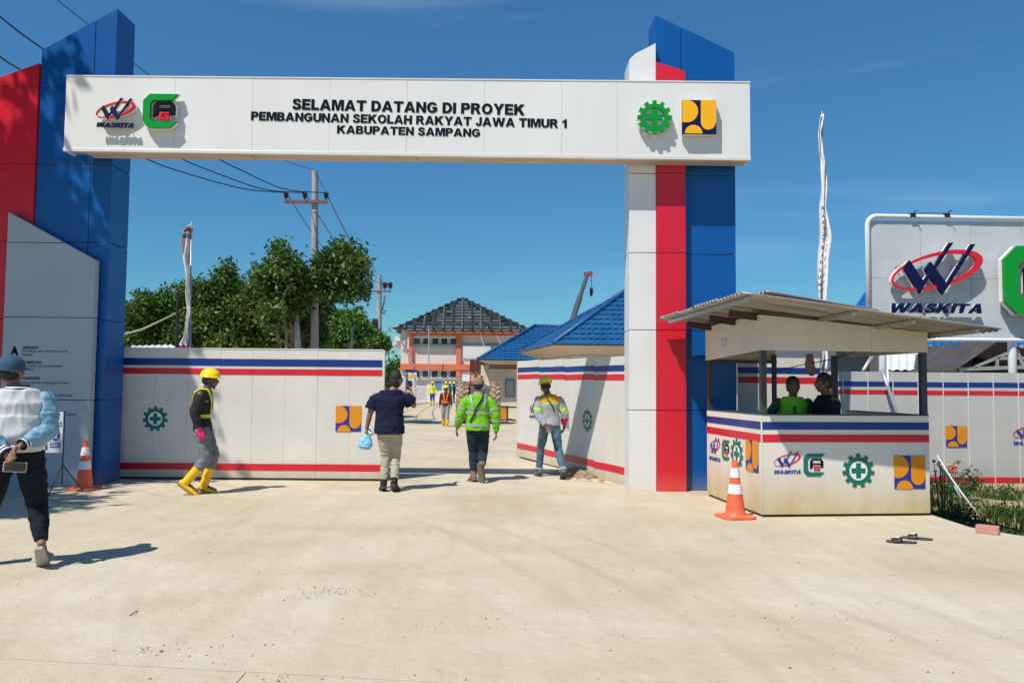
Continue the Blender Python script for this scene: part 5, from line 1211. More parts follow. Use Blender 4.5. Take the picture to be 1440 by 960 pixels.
T.part('ledge', Geo().box((X(649), YF+.0, Z(488.5)), (X(742), YF+.28, Z(484.5))), mat('grey_ledge2', (.36, .35, .34), .8), world=True)
g = Geo(); g.box((X(682), YF+.1, Z(491)), (X(705), YF+.24, Z(483))); T.part('lattice_panel', g, M['brickred'], world=True)
g = Geo()
for i in range(9): g.box((X(684+2.2*i), YF+.05, Z(488)), (X(684.8+2.2*i), YF+.09, Z(485.5)))
T.part('lattice_holes', g, M['creamf'], world=True)
T.part('door_panel', Geo().box((X(649), YF+.1, 0), (X(661), YF+.24, Z(522))), M['white2'], world=True)
T.part('plinth', Geo().box((X(563), YF-.6, 0), (X(661), YF+.2, Z(545))), mat('grey_plinth', (.48, .47, .45), .85), world=True)
for k, (pa, pb, wd) in enumerate((((563.5, 480), (582, 515), .10), ((676, 470), (684, 497), .28), ((698, 470), (706, 487), .25))):
    T.part('steel_strut', Geo().beam(P(*pa, YF-.5), P(*pb, YF-.6), wd, .1), M['steel'], world=True)
T.part('scaffold_pole', Geo().tube([P(603, 460, YF-1.5), (P(603, 560, YF-1.5).x, YF-1.5, 0)], .06, 6), M['steel'], world=True)
T.part('eave_slab', Geo().box((X(547), YF+1.5, Z(487)), (X(562.5), YF+7, Z(481))).box((X(552), YF+1.2, Z(479)), (X(562.5), YF+7, Z(473))), M['white2'], world=True)
# roof frame: hips, rafters, horizontal battens on each face, ceiling mass behind
DKS = mat('dark_painted_steel', (.028, .036, .042), .5, .3, 2); DK2 = mat('grey_truss_steel', (.10, .125, .14), .5, .3, 2)
ezr = Z(464); xL, xR = X(556), X(744); y0, y1 = YF-.8, YF+11.5; apex = P(650.5, 419, YF+5.3)
cs = [Vector((xL, y0, ezr)), Vector((xR, y0, ezr)), Vector((xR, y1, ezr)), Vector((xL, y1, ezr))]
for c in cs: T.part('hip_rafter', Geo().beam(c, apex, .16, .16), DKS, world=True)
for f in range(4):
    a, b = cs[f], cs[(f+1) % 4]
    for i in range(11):
        t = i/10.6; p_, q_ = a.lerp(apex, t), b.lerp(apex, t); e = (q_-p_).normalized()*(.22 if f == 0 else .1)
        T.part('batten', Geo().beam(p_-e+Vector((0,0,.09)), q_+e+Vector((0,0,.09)), .12, .13), DKS, world=True)
    for i in range(1, 14):
        u = i/14; s_ = a.lerp(b, u); k_ = 1-abs(2*u-1)
        T.part('rafter', Geo().beam(s_, s_ + (apex-(a+b)/2)*k_, .16, .12), DK2 if i % 2 else DKS, world=True)
    # dark underlay boards fixed between the battens, some still missing
for f in (0, 1, 3):
    a, b = cs[f], cs[(f+1) % 4]; g = Geo(); nn_ = (b-a).cross(apex-a).normalized()
    for i in range(10):
        for j in range(22):
            t0, t1 = i/10.6, (i+.9)/10.6; m_ = (i+.5)/10.6; u0, u1 = j/22, (j+1)/22
            if not (m_/2+.02 < u0 and u1 < 1-m_/2-.02) or random.random() < .08: continue
            q4 = [a.lerp(b, u)+(apex-(a+b)/2)*t for u, t in ((u0, t0), (u1, t0), (u1, t1), (u0, t1))]; q4 = [q-Vector((0,0,.22)) for q in q4]
            g.add(q4+[q-Vector((0,0,.03)) for q in q4], [(0,1,2,3),(7,6,5,4)])
    T.part('underlay', g, mat('slate_underlay%d' % f, (.075, .085, .095), .7, .5, .6), world=True, kind='stuff')
for i in range(1, 9):
    y = y0+(y1-y0)*i/9; k_ = 1-abs((y-y0)/(y1-y0)*2-1); zt_ = ezr+(apex.z-ezr)*k_*.93; g = Geo(); xm = apex.x
    n = 10
    for j in range(n):
        xa_ = xL+.3+(xR-xL-.6)*j/n; xb_ = xL+.3+(xR-xL-.6)*(j+1)/n
        ha = ezr+(min((xa_-xL)/(xm-xL), (xR-xa_)/(xR-xm)))*(apex.z-ezr)*.93; hb = ezr+(min((xb_-xL)/(xm-xL), (xR-xb_)/(xR-xm)))*(apex.z-ezr)*.93
        ha, hb = min(ha, zt_), min(hb, zt_); g.beam((xa_, y, ezr), (xb_, y, hb), .07, .10); g.beam((xa_, y, ha), (xb_, y, hb), .09, .12); g.beam((xb_, y, ezr), (xb_, y, hb), .07, .1)
    g.beam((xL+.3, y, ezr), (xR-.3, y, ezr), .1, .12); T.part('truss', g, DK2, world=True)
# notice board, barrier, table, box in the yard
Yb_ = 62; T = Thing('notice_board', 'blue-headed site notice board standing before the school block', 'sign', (P(578, 560, Yb_).x, Yb_, 0))
a = P(570, 546, Yb_); b = P(586, 521, Yb_); T.part('board', Geo().box((a.x, Yb_, a.z), (b.x, Yb_+.05, b.z)), M['white2'], world=True); T.part('header', Geo().box((a.x-.03, Yb_-.02, b.z-.12), (b.x+.03, Yb_+.06, b.z+.06)), M['sblue'], world=True)
for xx in (a.x+.03, b.x-.08): T.part('post', Geo().box((xx, Yb_+.06, 0), (xx+.05, Yb_+.11, b.z)), M['steel'], world=True)
g = Geo(); c_ = P(578, 529, Yb_); g.ball(c_, (.20, .02, .16)); T.part('yellow_drawing', g, M['yellow'], world=True)
g = Geo()
for i in range(5):
    for xx in (a.x+.06, b.x-.16): g.box((xx, Yb_-.012, a.z+.12+.2*i), (xx+.1, Yb_-.002, a.z+.22+.2*i))
g.box((a.x+.35, Yb_-.012, a.z+.2), (a.x+.55, Yb_-.002, a.z+.5)); T.part('pictures', g, M['ink'], world=True)
T = Thing('barrier', 'small orange plastic barrier near the notice board', 'barrier', (P(577, 555, 58).x, 58, 0)); T.part('barrier_body', remesh(Geo().rings([((0,0,0), .35, .2), ((0,0,.3), .32, .12), ((0,0,.75), .26, .08)], 16), .05, 1), mat('orange_plastic', (.80, .12, .03), .5), smooth=True); T.part('feet', Geo().box((-.42, -.25, 0), (-.2, .25, .08)).box((.2, -.25, 0), (.42, .25, .08)), M['black'])
T = Thing('office_wall', 'low white office front with blue window strip behind the far workers', 'wall', (P(628, 555, 70).x, 70, 0))
a = P(600, 556, 70); b = P(646, 534, 70); T.part('wall', Geo().box((a.x, 70, 0), (b.x, 70.3, b.z)), M['white2'], world=True)
for i in range(3): T.part('window', Geo().box((a.x+.7+i*.75, 69.96, 1.0), (a.x+1.3+i*.75, 70.0, 1.75)), mat('blue_glass%d' % i, (.10, .25, .36), .2, .3), world=True)
T.part('roof_edge', Geo().box((a.x-.2, 69.8, b.z), (b.x+.2, 70.4, b.z+.12)), M['steel'], world=True)
T = Thing('box', 'amber wooden box on the ground beside the farther blue-roofed building', 'box', (P(708, 580, 33.5).x, 33.5, 0)); T.part('box_body', Geo().box((-.2, 0, .05), (.2, .4, .58)), mat('amber_paint', (.55, .28, .03), .6), bevel=.01); T.part('lid', Geo().box((-.22, -.02, .581), (.22, .42, .62)), M['wood'])
T = Thing('workbench', 'black metal workbench by the house wall behind the right gate leaf', 'table', (P(722, 582, 33).x, 33, 0)); T.part('tabletop', Geo().box((-.3, 0, .55), (.6, .5, .60)), M['black'])
for x, y in ((-.28, .02), (.55, .02), (-.28, .45), (.55, .45)): T.part('leg', Geo().box((x, y, 0), (x+.04, y+.04, .55)), M['black'])
single('hose', Geo().tube([G(700, 583), G(712, 588), G(722, 590), G(735, 596)], .03, 6), M['dwood'], 'dark hose lying on the yard in front of the amber box', 'hose', smooth=True)
# road roller seen from behind
q = G(672, 596); T = Thing('road_roller', 'dusty red road roller with two big lugged tyres parked inside the gate', 'road roller', (q.x, q.y+.6, 0))
DT = mat('dust_caked_tyre', (.33, .24, .16), .95, .3, 6, .6, 30); RY = Matrix.Rotation(PI/2, 4, 'Y')
q0 = P(641.5, 590, q.y); tws = ((P(650, 580, q.y).x-q.x, .24), (P(696, 580, q.y).x-q.x, .19)); tr_ = .80
for x, hw_ in tws:
    g = Geo(); g.lathe([(.42, -hw_), (tr_-.10, -hw_), (tr_-.03, -hw_*.8), (tr_-.03, hw_*.8), (tr_-.10, hw_), (.42, hw_)], (0,0,0), 36, T=RY)
    ty = T.part('tyre', (lambda gg: (setattr(gg, 'v', [v+Vector((x, 0, tr_)) for v in gg.v]), gg)[1])(g), DT, smooth='auto')
    g = Geo()
    for k_ in range(22):
        a = 2*PI*k_/22
        for s in (-1, 1):
            a2 = a + (PI/22 if s > 0 else 0); p_ = Vector((x+s*.01, (tr_-.0)*math.cos(a2), tr_+(tr_-.0)*math.sin(a2))); q_ = Vector((x+s*hw_, (tr_-.02)*math.cos(a2-.22), tr_+(tr_-.02)*math.sin(a2-.22)))
            g.beam(p_, q_, .06, .06, up=(0, math.cos(a2), math.sin(a2)))
    T.part('lugs', g, DT, ty)
    g = Geo(); g.lathe([(.05, -hw_-.01), (.40, -hw_*.6), (.41, hw_*.6), (.05, hw_+.01)], (0,0,0), 24, T=RY); T.part('rim', (lambda gg: (setattr(gg, 'v', [v+Vector((x, 0, tr_)) for v in gg.v]), gg)[1])(g), M['redac'], smooth='auto')
RD = mat('dusty_red_paint', (.30, .05, .04), .5, .2, 3); GD = mat('dusty_grey_hood', (.13, .13, .14), .6, .2, 3)
T.part('axle', Geo().tube([(tws[0][0], 0, tr_), (tws[1][0], 0, tr_)], .10, 12), M['black'])
me = remesh(Geo().box((-.28, -.55, .72), (.52, 1.1, 1.45)).ball((.12, -.3, 1.3), (.38, .3, .22)), .03, 3); T.part('hood', me, GD, smooth=True)
T.part('rear_plate', Geo().box((-.25, -.62, .45), (.5, -.56, .85)), M['black'], bevel=.01); T.part('chassis', Geo().box((-.35, -.2, .55), (.45, 2.6, .80)), RD)
T.part('seat', Geo().box((-.15, .5, 1.45), (.2, .9, 1.52)).box((-.15, .45, 1.5), (.2, .52, 1.85)), M['black']); T.part('fender', Geo().box((-.36, -.45, 1.50), (-.05, .7, 1.62)).box((-.36, .66, .9), (-.05, .7, 1.62)), RD)
for x in (-.22, .02, .22): T.part('rear_lamp', Geo().box((x-.06, -.5, 1.62), (x+.06, -.42, 1.86)), mat('lamp_%d' % int(x*100), (.75, .35, .25), .3))
T.part('drum', Geo().lathe([(.2, -.75), (.6, -.75), (.6, .75), (.2, .75)], (.05, 3.0, .6), 36, T=RY), M['steel'], smooth='auto')
# truck crane behind the houses, only its boom shows
q0 = P(805, 450, 82); q1 = P(826, 386, 88)
T = Thing('crane', 'dark telescopic crane boom rising behind the nearer blue roof', 'crane', (q0.x-1.8, 80, 0))
b0 = Vector((q0.x-2.0, 80.2, 1.9)); dd = (q1-q0); 
b0 = q0 - dd*((q0.z-2.0)/dd.z)
for i, (t0, t1, w5) in enumerate(((0, .45, .55), (.42, .76, .45), (.73, 1.0, .34))):
    T.part('boom_section', Geo().beam(b0.lerp(q1, t0), b0.lerp(q1, t1), w5, w5*1.1), mat('crane_grey_%d' % i, (.05, .05, .07), .5), world=True, bevel=.03)
T.part('boom_head', Geo().beam(q1-Vector((.35,0,.05)), q1+Vector((.55,0,.12)), .45, .5), RD, world=True)
T.part('hoist_cable', Geo().tube([q1+Vector((.45,0,0)), q1+Vector((.45,0,-1.6))], .035, 5), M['black'], world=True); T.part('hook_block', Geo().box(tuple(q1+Vector((.28,-.15,-2.1))), tuple(q1+Vector((.62,.15,-1.5)))).ball(q1+Vector((.45,0,-2.25)), (.16,.1,.2)), M['black'], world=True)
T.part('carrier', Geo().box((b0.x-5, b0.y-1.2, .7), (b0.x+3, b0.y+1.2, 1.3)).box((b0.x-1, b0.y-1, 1.31), (b0.x+1.2, b0.y+1, 2.6)), M['yellow'], world=True)
for i in range(4): T.part('wheel', Geo().lathe([(.2, -.2), (.5, -.2), (.5, .2), (.2, .2)], (0,0,0), 20, T=Matrix.Translation((b0.x-4+2*i, b0.y-1.1, .5)) @ Matrix.Rotation(PI/2, 4, 'X')), M['rubber'], world=True)
# sheds to the right
T = Thing('storage_shed', 'white corrugated shed with a blue roof behind the big logo board', 'shed', (9, 22, 0))
M['wcorr'] = mat('white_corrugated', (.62, .64, .66), .5, .08, 2); M['bcorr'] = mat('blue_corrugated', rgb('#125a9a'), .45, .1, 1.5)
def corr(T, a, b, c, d, m, pitch, amp, name, along='u'):
    a, b, c, d = map(Vector, (a, b, c, d)); nrm = (b-a).cross(d-a).normalized(); n = int((b-a).length/pitch*6); V = []; F = []
    for i in range(n+1):
        u = i/n; o = nrm*(amp*math.sin(2*PI*u*(b-a).length/pitch)); V += [a.lerp(b, u)+o, d.lerp(c, u)+o]
    for i in range(n): j = 2*i; F.append((j, j+2, j+3, j+1))
    g = Geo(); g.add(V, F); return T.part(name, g.mesh(name, False), m, world=True, smooth=True)
Yq = 21.0
corr(T, P(1236, 520, 19.8), P(1480, 520, 19.8), P(1480, 487, 21.4), P(1236, 487, 21.4), M['wcorr'], .2, .02, 'lower_roof')
corr(T, P(1165, 486, Yq), P(1520, 486, Yq), P(1520, 410, 25), P(1215, 412, 25), M['bcorr'], .22, .025, 'upper_roof')
a = P(1093, 560, Yq+.6); T.part('wall', Geo().box((a.x, Yq+.6, -.1), (P(1237, 500, Yq).x, Yq+.8, P(1100, 486, Yq).z)), mat('shade_toned_sheet', (.115, .14, .18), .6, .08, 1), world=True)  # wall in shadow: its shade is painted into the blue-grey colour
T.part('wall', Geo().box((P(1237, 500, Yq).x+.01, Yq+.9, -.1), (P(1520, 500, Yq).x, Yq+1.1, P(1100, 487, Yq).z)), M['wcorr'], world=True)
T = Thing('open_shed', 'open dark shed with corrugated underside roof and steel truss on the far right', 'shed', (11.8, 17.6, -.2))
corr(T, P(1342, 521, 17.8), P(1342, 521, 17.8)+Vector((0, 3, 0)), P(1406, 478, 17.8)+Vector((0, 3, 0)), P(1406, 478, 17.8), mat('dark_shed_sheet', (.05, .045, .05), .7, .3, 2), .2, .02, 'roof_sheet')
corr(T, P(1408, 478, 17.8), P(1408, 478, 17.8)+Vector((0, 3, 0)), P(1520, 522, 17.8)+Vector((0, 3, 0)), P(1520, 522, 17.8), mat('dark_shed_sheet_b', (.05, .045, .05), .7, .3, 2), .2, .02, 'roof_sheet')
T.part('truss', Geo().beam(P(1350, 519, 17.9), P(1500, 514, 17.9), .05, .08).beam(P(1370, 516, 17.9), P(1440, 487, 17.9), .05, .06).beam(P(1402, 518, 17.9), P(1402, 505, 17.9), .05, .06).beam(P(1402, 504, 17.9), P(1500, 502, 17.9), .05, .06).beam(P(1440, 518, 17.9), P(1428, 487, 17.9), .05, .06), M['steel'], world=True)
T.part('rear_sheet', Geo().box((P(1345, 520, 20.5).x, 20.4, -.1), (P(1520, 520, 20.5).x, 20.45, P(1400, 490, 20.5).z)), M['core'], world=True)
for xx in (P(1352, 520, 18).x, P(1500, 520, 18).x): T.part('post', Geo().tube([(xx, 18, -.1), (xx, 18, P(1352, 518, 18).z)], .05, 8), M['steel'], world=True)
# low roof behind the left leaf with bamboo pole and black post
T = Thing('low_shelter', 'low shelter with pale corrugated roof behind the left gate leaf', 'shelter', (-7.6, 15.5, -.1))
corr(T, P(178, 492.5, 15), P(247, 488.5, 15), P(240, 484.5, 17), P(186, 486, 17), M['wcorr'], .15, .012, 'roof_sheet'); T.part('post', Geo().beam((P(182, 560, 15.2).x, 15.2, -.1), P(182, 492, 15.2), .06, .06), M['wood'], world=True); T.part('post', Geo().beam((P(242, 560, 15.2).x, 15.2, -.1), P(242, 490, 15.2), .06, .06), M['wood'], world=True)
T = Thing('post', 'thin black pole standing behind the left gate leaf near the banner', 'pole', (P(249, 560, 16).x, 16, -.1)); T.part('shaft', Geo().tube([(P(249, 560, 16).x, 16, -.1), P(250, 414, 16)], .035, 8), M['black'], world=True); T.part('cap', Geo().ball(P(250, 412, 16), .05), M['black'], world=True)
single('bamboo_pole', Geo().tube([P(150, 477, 15.6), P(200, 463, 15.8), P(249, 440, 16)], .018, 6), mat('dry_bamboo', (.42, .40, .22), .7, .2, 8), 'slanting pale bamboo pole against the trees beside the left pillar', 'pole', smooth=True)

# ------------------------------------------------------------------ utility poles and wires
M['cpole'] = mat('grey_concrete_pole', (.36, .34, .32), .85, .15, 3, .3, 30)
def upole(label, px, ytop, Y, arm_y, a0, a1, ins, r0, r1, extra=False):
    b = P(px, 560, Y); t = P(px, ytop, Y); T = Thing('utility_pole', label, 'utility pole', (b.x, Y, -.12)); sh_ = T.part('shaft', Geo().tube([(b.x+.0, Y, -.12), t], [r0, r1], 14), M['cpole'], world=True, smooth='auto')
    pa, pb = P(a0, arm_y, Y-.18), P(a1, arm_y, Y-.18); pb.z = pa.z; T.part('cross_arm', Geo().beam(pa, pb, .10, .12), mat('rusty_arm', (.14, .09, .08), .7, .3), world=True)
    tops = []
    for ip in ins:
        c = P(ip, arm_y, Y-.18); c.z = pa.z+.06; k = Y/30.
        g = Geo().lathe([(.03, 0), (.03, .08*k), (.09*k, .10*k), (.09*k, .14*k), (.06*k, .16*k), (.10*k, .20*k), (.10*k, .25*k), (.04*k, .32*k)], c, 12); T.part('insulator', g, M['black'], world=True, smooth='auto'); tops.append(c+Vector((0,0,.28*k)))
    T.part('clamp', Geo().lathe([(r1+.03, -.05), (r1+.03, .05)], P(px, arm_y+14*30/Y, Y), 14), M['steel'], world=True)
    if extra:
        T.part('switch_box', Geo().box(tuple(P(px, 456, Y)+Vector((-.5,-.3,-.4))), tuple(P(px, 456, Y)+Vector((-.15,-.1,.4)))).beam(P(px-6, 452, Y), P(px+2, 452, Y), .1, .1), M['black'], world=True)
        T.part('coiled_cable', Geo().tube([P(px+8, 416, Y-.2), P(px+6, 428, Y-.2), P(px+4, 436, Y-.2), P(px+9, 437, Y-.2), P(px+7, 442, Y-.2), P(px+3, 438, Y-.2)], .05, 6), M['black'], world=True, smooth=True)
        T.part('cradle', Geo().beam(P(px-3, 489, Y), P(px+12, 489, Y), .1, .15).beam(P(px+3, 470, Y), P(px+14, 489, Y), .1, .1), mat('dark_blue_steel', (.03,.06,.10), .6), world=True)
    return T, tops, t
TA, ia, ta = upole('tall grey concrete utility pole with cross arm rising behind the trees', 443, 240, 30, 283.5, 400, 460, (402, 428.5, 458.5), .17, .115)
TB, ib, tb2 = upole('farther short utility pole with cross arm left of the school block', 533.5, 387, 60, 409.5, 518, 550, (521, 541, 548.5), .22, .17, True)
WM = mat('black_cable', (.012, .013, .018), .5, .05)
def wire(pts, r, label, group=None):
    # smooth polyline (Catmull-Rom)
    P_ = [Vector(p) for p in pts]; out = []
    E = [P_[0]*2-P_[1]] + P_ + [P_[-1]*2-P_[-2]]
    for i in range(1, len(E)-2):
        for k in range(8):
            t = k/8; a, b, c, d = E[i-1], E[i], E[i+1], E[i+2]
            out.append(.5*((2*b)+(c-a)*t+(2*a-5*b+4*c-d)*t*t+(3*b-a-3*c+d)*t**3))
    out.append(P_[-1]); single('power_line', Geo().tube(out, r, 5), WM, label, 'cable', group, smooth=True)
wire([ia[2], P(400, 266, 27), P(340, 240, 24), P(304, 222, 22.3), P(200, 165, 19), P(55, 65.5, 16.3), P(0, 24, 15.5), P(-160, -105, 13.5)], .019, 'black power line from the rightmost insulator passing the blue pillar top left', 'power lines to the tall pole')
wire([ia[1], P(370, 266, 27), P(295, 240, 24), P(252, 222, 22.5), P(150, 173, 19), P(26, 97, 16), P(0, 80, 15.4), P(-160, -40, 13)], .019, 'black power line from the middle insulator passing the red pillar panel', 'power lines to the tall pole')
wire([ia[0], P(340, 265, 27), P(246, 239, 24), P(201, 222, 22.5), P(90, 180, 19), P(-40, 115, 16), P(-180, 30, 13)], .019, 'lowest black power line from the leftmost insulator going behind the left pillar', 'power lines to the tall pole')
wire([ta, P(395, 223, 27), P(300, 168, 23), P(210, 106, 19.5), P(119, 31, 17), P(81, 0, 16.3), P(-40, -110, 13)], .011, 'thin ground wire from the top of the tall pole', None)
for i in range(3):
    a, b = ia[i], ib[i]; pts = []
    for k in range(7):
        t = k/6; v = a.lerp(b, t); v.z -= 4*.9*t*(1-t); pts.append(v)
    wire(pts, .019, ('black power line between the poles, leftmost', 'black power line between the poles, middle one', 'black power line between the poles, rightmost')[i], 'power lines between the poles')
a, b = ta, tb2; wire([a.lerp(b, t)+Vector((0,0,-4*.6*t*(1-t))) for t in np.linspace(0, 1, 6)], .010, 'thin ground wire between the tops of the two poles')
# ------------------------------------------------------------------ trees and plants
def leafmat(name, c1, c2, c3):
    m = bpy.data.materials.new(name); m.use_nodes = True; t = m.node_tree; b = t.nodes['Principled BSDF']; N = t.nodes.new; L = t.links.new
    ge = N('ShaderNodeNewGeometry'); r = N('ShaderNodeValToRGB'); e = r.color_ramp.elements; e[0].color = c1+(1,); e[1].color = c3+(1,); e[1].position = 1; x = e.new(.55); x.color = c2+(1,)
    L(ge.outputs['Random Per Island'], r.inputs[0])
    co = N('ShaderNodeTexCoord'); n = N('ShaderNodeTexNoise'); n.inputs['Scale'].default_value = .7; n.inputs['Detail'].default_value = 3; L(co.outputs['Object'], n.inputs['Vector'])
    r2 = N('ShaderNodeValToRGB'); r2.color_ramp.elements[0].position = .35; r2.color_ramp.elements[1].position = .65; r2.color_ramp.elements[0].color = (.72,.82,.8,1); r2.color_ramp.elements[1].color = (1.08,1.12,.9,1); L(n.outputs[0], r2.inputs[0])
    mx = N('ShaderNodeMix'); mx.data_type = 'RGBA'; mx.blend_type = 'MULTIPLY'; mx.inputs['Factor'].default_value = 1; L(r.outputs[0], mx.inputs['A']); L(r2.outputs[0], mx.inputs['B'])
    L(mx.outputs['Result'], b.inputs['Base Color']); b.inputs['Roughness'].default_value = .45; b.inputs['Specular IOR Level'].default_value = .35
    tr = N('ShaderNodeBsdfTranslucent'); L(mx.outputs['Result'], tr.inputs[0]); ms = N('ShaderNodeMixShader'); ms.inputs[0].default_value = .25; L(b.outputs[0], ms.inputs[1]); L(tr.outputs[0], ms.inputs[2]); L(ms.outputs[0], t.nodes['Material Output'].inputs[0])
    return m
LEAF = leafmat('broad_green_leaf', (.030,.075,.013), (.066,.146,.024), (.12,.19,.035)); LEAFO = leafmat('olive_autumn_leaf', (.032,.076,.013), (.070,.148,.024), (.17,.19,.04)); LEAFB = leafmat('bright_green_leaf', (.06,.14,.025), (.11,.22,.035), (.16,.28,.05))
BARK = mat('grey_brown_bark', (.20,.16,.12), .9, .3, 6, .8, 30); LIMEW = mat('whitewashed_trunk', (.42,.41,.40), .9, .4, 5, .5, 30)
def leaves(blobs, n, size, drop=.25):
    """leaf quads folded along the midrib, gathered in sprigs over and inside lumpy blobs; returns verts, faces"""
    vol = np.array([b[3]*b[3] for b in blobs]); vol = vol/vol.sum(); ns = max(1, n//7)
    bi = rng.choice(len(blobs), ns, p=vol); Bc = np.array([b[:3] for b in blobs])[bi]; Br = np.array([b[3] for b in blobs])[bi]; Fl = np.array([b[4] if len(b) > 4 else .85 for b in blobs])[bi]
    d = rng.normal(size=(ns,3)); d /= np.linalg.norm(d, axis=1)[:,None]; rr = Br*(rng.random(ns)**.28)*(1+.22*np.sin(d[:,0]*5+Bc[:,0]*3)*np.cos(d[:,2]*6+Bc[:,1]))
    c = Bc + d*rr[:,None]*np.stack([np.ones(ns), np.ones(ns), Fl], 1)
    c = np.repeat(c, 7, 0) + rng.normal(size=(ns*7,3))*size*.9; od = np.repeat(d, 7, 0); n_ = len(c)
    a = rng.normal(size=(n_,3)) + od*.5; a[:,2] -= drop; a /= np.linalg.norm(a, axis=1)[:,None]
    nn = rng.normal(size=(n_,3))*.7 + od*.7 + np.array([0,0,.8]); nn -= a*(nn*a).sum(1)[:,None]; nn /= np.linalg.norm(nn, axis=1)[:,None]
    b = np.cross(a, nn); s = size*(.6+.8*rng.random(n_))[:,None]
    p0 = c; p1 = c + a*s*.45 + b*s*.27 + nn*s*.06; p2 = c + a*s; p3 = c + a*s*.45 - b*s*.27 + nn*s*.06
    V = np.stack([p0,p1,p2,p3], 1).reshape(-1,3); I = np.arange(n_)*4; F = np.concatenate([np.stack([I,I+1,I+2],1), np.stack([I,I+2,I+3],1)]); return V, F
def npmesh(name, V, F):
    me = bpy.data.meshes.new(name); me.vertices.add(len(V)); me.vertices.foreach_set('co', V.astype(np.float32).ravel()); k = F.shape[1]
    me.loops.add(F.size); me.loops.foreach_set('vertex_index', F.astype(np.int32).ravel()); me.polygons.add(len(F)); me.polygons.foreach_set('loop_start', np.arange(0, F.size, k, dtype=np.int32)); me.polygons.foreach_set('loop_total', np.full(len(F), k, dtype=np.int32)); me.update(calc_edges=True); return me
def tree(label, base, top, r, blobs, n, size, lm, bark=BARK, group=None, name='tree', limbs=True):
    """base, blobs in world coordinates"""
    base = Vector(base); T = Thing(name, label, 'tree', base, 0, group); g = Geo(); top = Vector(top)
    mid = base.lerp(top, .5)+Vector((.12*r*8, 0, 0)); g.tube([base, base.lerp(top, .08), mid, top], [r*1.35, r, r*.8, r*.5], 12); tk = T.part('trunk', g, bark, world=True, smooth=True)
    if limbs:
        for b in blobs[:22]:
            c = Vector(b[:3]); s_ = base.lerp(top, .45+.5*random.random()); m1 = s_.lerp(c, .5)+Vector((random.uniform(-.3,.3), random.uniform(-.3,.3), -.15*(c-s_).length))
            T.part('limb', Geo().tube([s_, m1, c], [r*.30, r*.2, r*.08], 7), BARK, world=True, smooth=True)
            for q_ in range(3):
                e = c + Vector((random.gauss(0,1), random.gauss(0,1), random.gauss(0,.8))).normalized()*b[3]*.8; T.part('branch', Geo().tube([m1.lerp(c, .7), e], [r*.12, r*.03], 5), BARK, world=True)
    V, F = leaves(blobs, n, size); V = V - np.array(base); o = link('crown', npmesh('crown', V, F), lm, T.o); return T
def pb(px, py, Y, rpx): p = P(px, py, Y); return (p.x, p.y, p.z, rpx/1120*Y)
def jitter(bl, Y, k=2, dr=.5):
    out = []
    for px, py, r in bl:
        for j in range(k): out.append(pb(px+random.uniform(-.3,.3)*r, py+random.uniform(-.3,.3)*r, Y+random.uniform(-1.2,1.2), r*random.uniform(.55,.85)))
        out.append(pb(px, py, Y, r*.8))
    return out
# big tree wrapped round the tall pole
tree('tall leafy tree with a high right-hand bough beside the tall utility pole', (P(414, 560, 29).x, 29, -.12), P(414, 410, 29), .17,
     jitter([(405, 375, 24), (378, 392, 24), (430, 395, 22), (405, 420, 30), (385, 440, 24), (395, 352, 10)], 28.6)+jitter([(440, 425, 26), (420, 460, 28), (400, 480, 26), (440, 470, 22)], 31.8)+jitter([(458, 370, 16), (482, 352, 17), (497, 368, 20), (478, 385, 22), (505, 355, 8), (500, 400, 12), (508, 388, 9), (492, 412, 11), (510, 410, 7), (462, 395, 18), (470, 415, 12)], 28.8, 1), 23000, .18, LEAFO, LIMEW)
tree('broad dark green tree in the middle of the tree row behind the left leaf', (P(340, 560, 32).x, 32, -.12), P(335, 430, 32), .2,
     jitter([(318, 392, 14), (300, 410, 22), (330, 412, 26), (355, 425, 26), (320, 445, 36), (350, 455, 32), (290, 450, 30), (335, 480, 34), (372, 470, 26), (370, 410, 16), (320, 378, 8)], 31.5), 24000, .18, LEAFO)
tree('rounded green tree at the left end of the row, next to the left pillar', (P(235, 560, 33).x, 33, -.12), P(235, 440, 33), .18,
     jitter([(205, 430, 20), (235, 428, 22), (265, 415, 20), (190, 450, 24), (225, 455, 32), (262, 448, 30), (200, 478, 30), (245, 482, 32), (285, 470, 24), (282, 410, 12), (180, 440, 14)], 32.5), 23000, .18, LEAF)
tree('shrubby tree hidden partly by the left pillar', (P(150, 560, 34).x, 34, -.12), P(150, 450, 34), .15, jitter([(160, 450, 26), (175, 470, 24), (130, 440, 30), (186, 448, 12)], 34), 9000, .17, LEAF)
tree('small bright green tree at the right end of the row', (P(492, 560, 35).x, 35, -.12), P(492, 470, 35), .09,
     jitter([(478, 450, 13), (500, 448, 14), (490, 465, 20), (508, 462, 14), (475, 475, 16), (500, 482, 18)], 35), 14000, .15, LEAFB)
tree('dark low tree beyond the small bright tree, under the farther pole', (P(528, 560, 58).x, 58, -.12), P(528, 480, 58), .2, jitter([(523, 480, 8), (538, 482, 7), (530, 488, 9), (515, 488, 8)], 58), 4000, .3, LEAF)
tree('far dark tree between the left gate leaf and the school block', (P(556, 560, 85).x, 85, -.12), P(556, 520, 85), .2, jitter([(552, 520, 6), (558, 528, 9), (548, 532, 9), (560, 512, 4)], 85), 3000, .4, LEAF)
T = Thing('trunk', 'thin bare white sapling trunk in front of the small bright tree', 'tree', (P(494, 560, 30).x, 30, -.12)); T.part('stem', Geo().tube([(P(494, 560, 30).x, 30, -.12), P(494.5, 462, 30)], [.07, .045], 8), LIMEW, world=True, smooth=True); T.part('twig', Geo().tube([P(494.5, 463, 30), P(500, 455, 30), P(510, 452, 30)], .02, 5), BARK, world=True); T.part('twig', Geo().tube([P(494.5, 464, 30), P(488, 458, 30)], .02, 5), BARK, world=True)
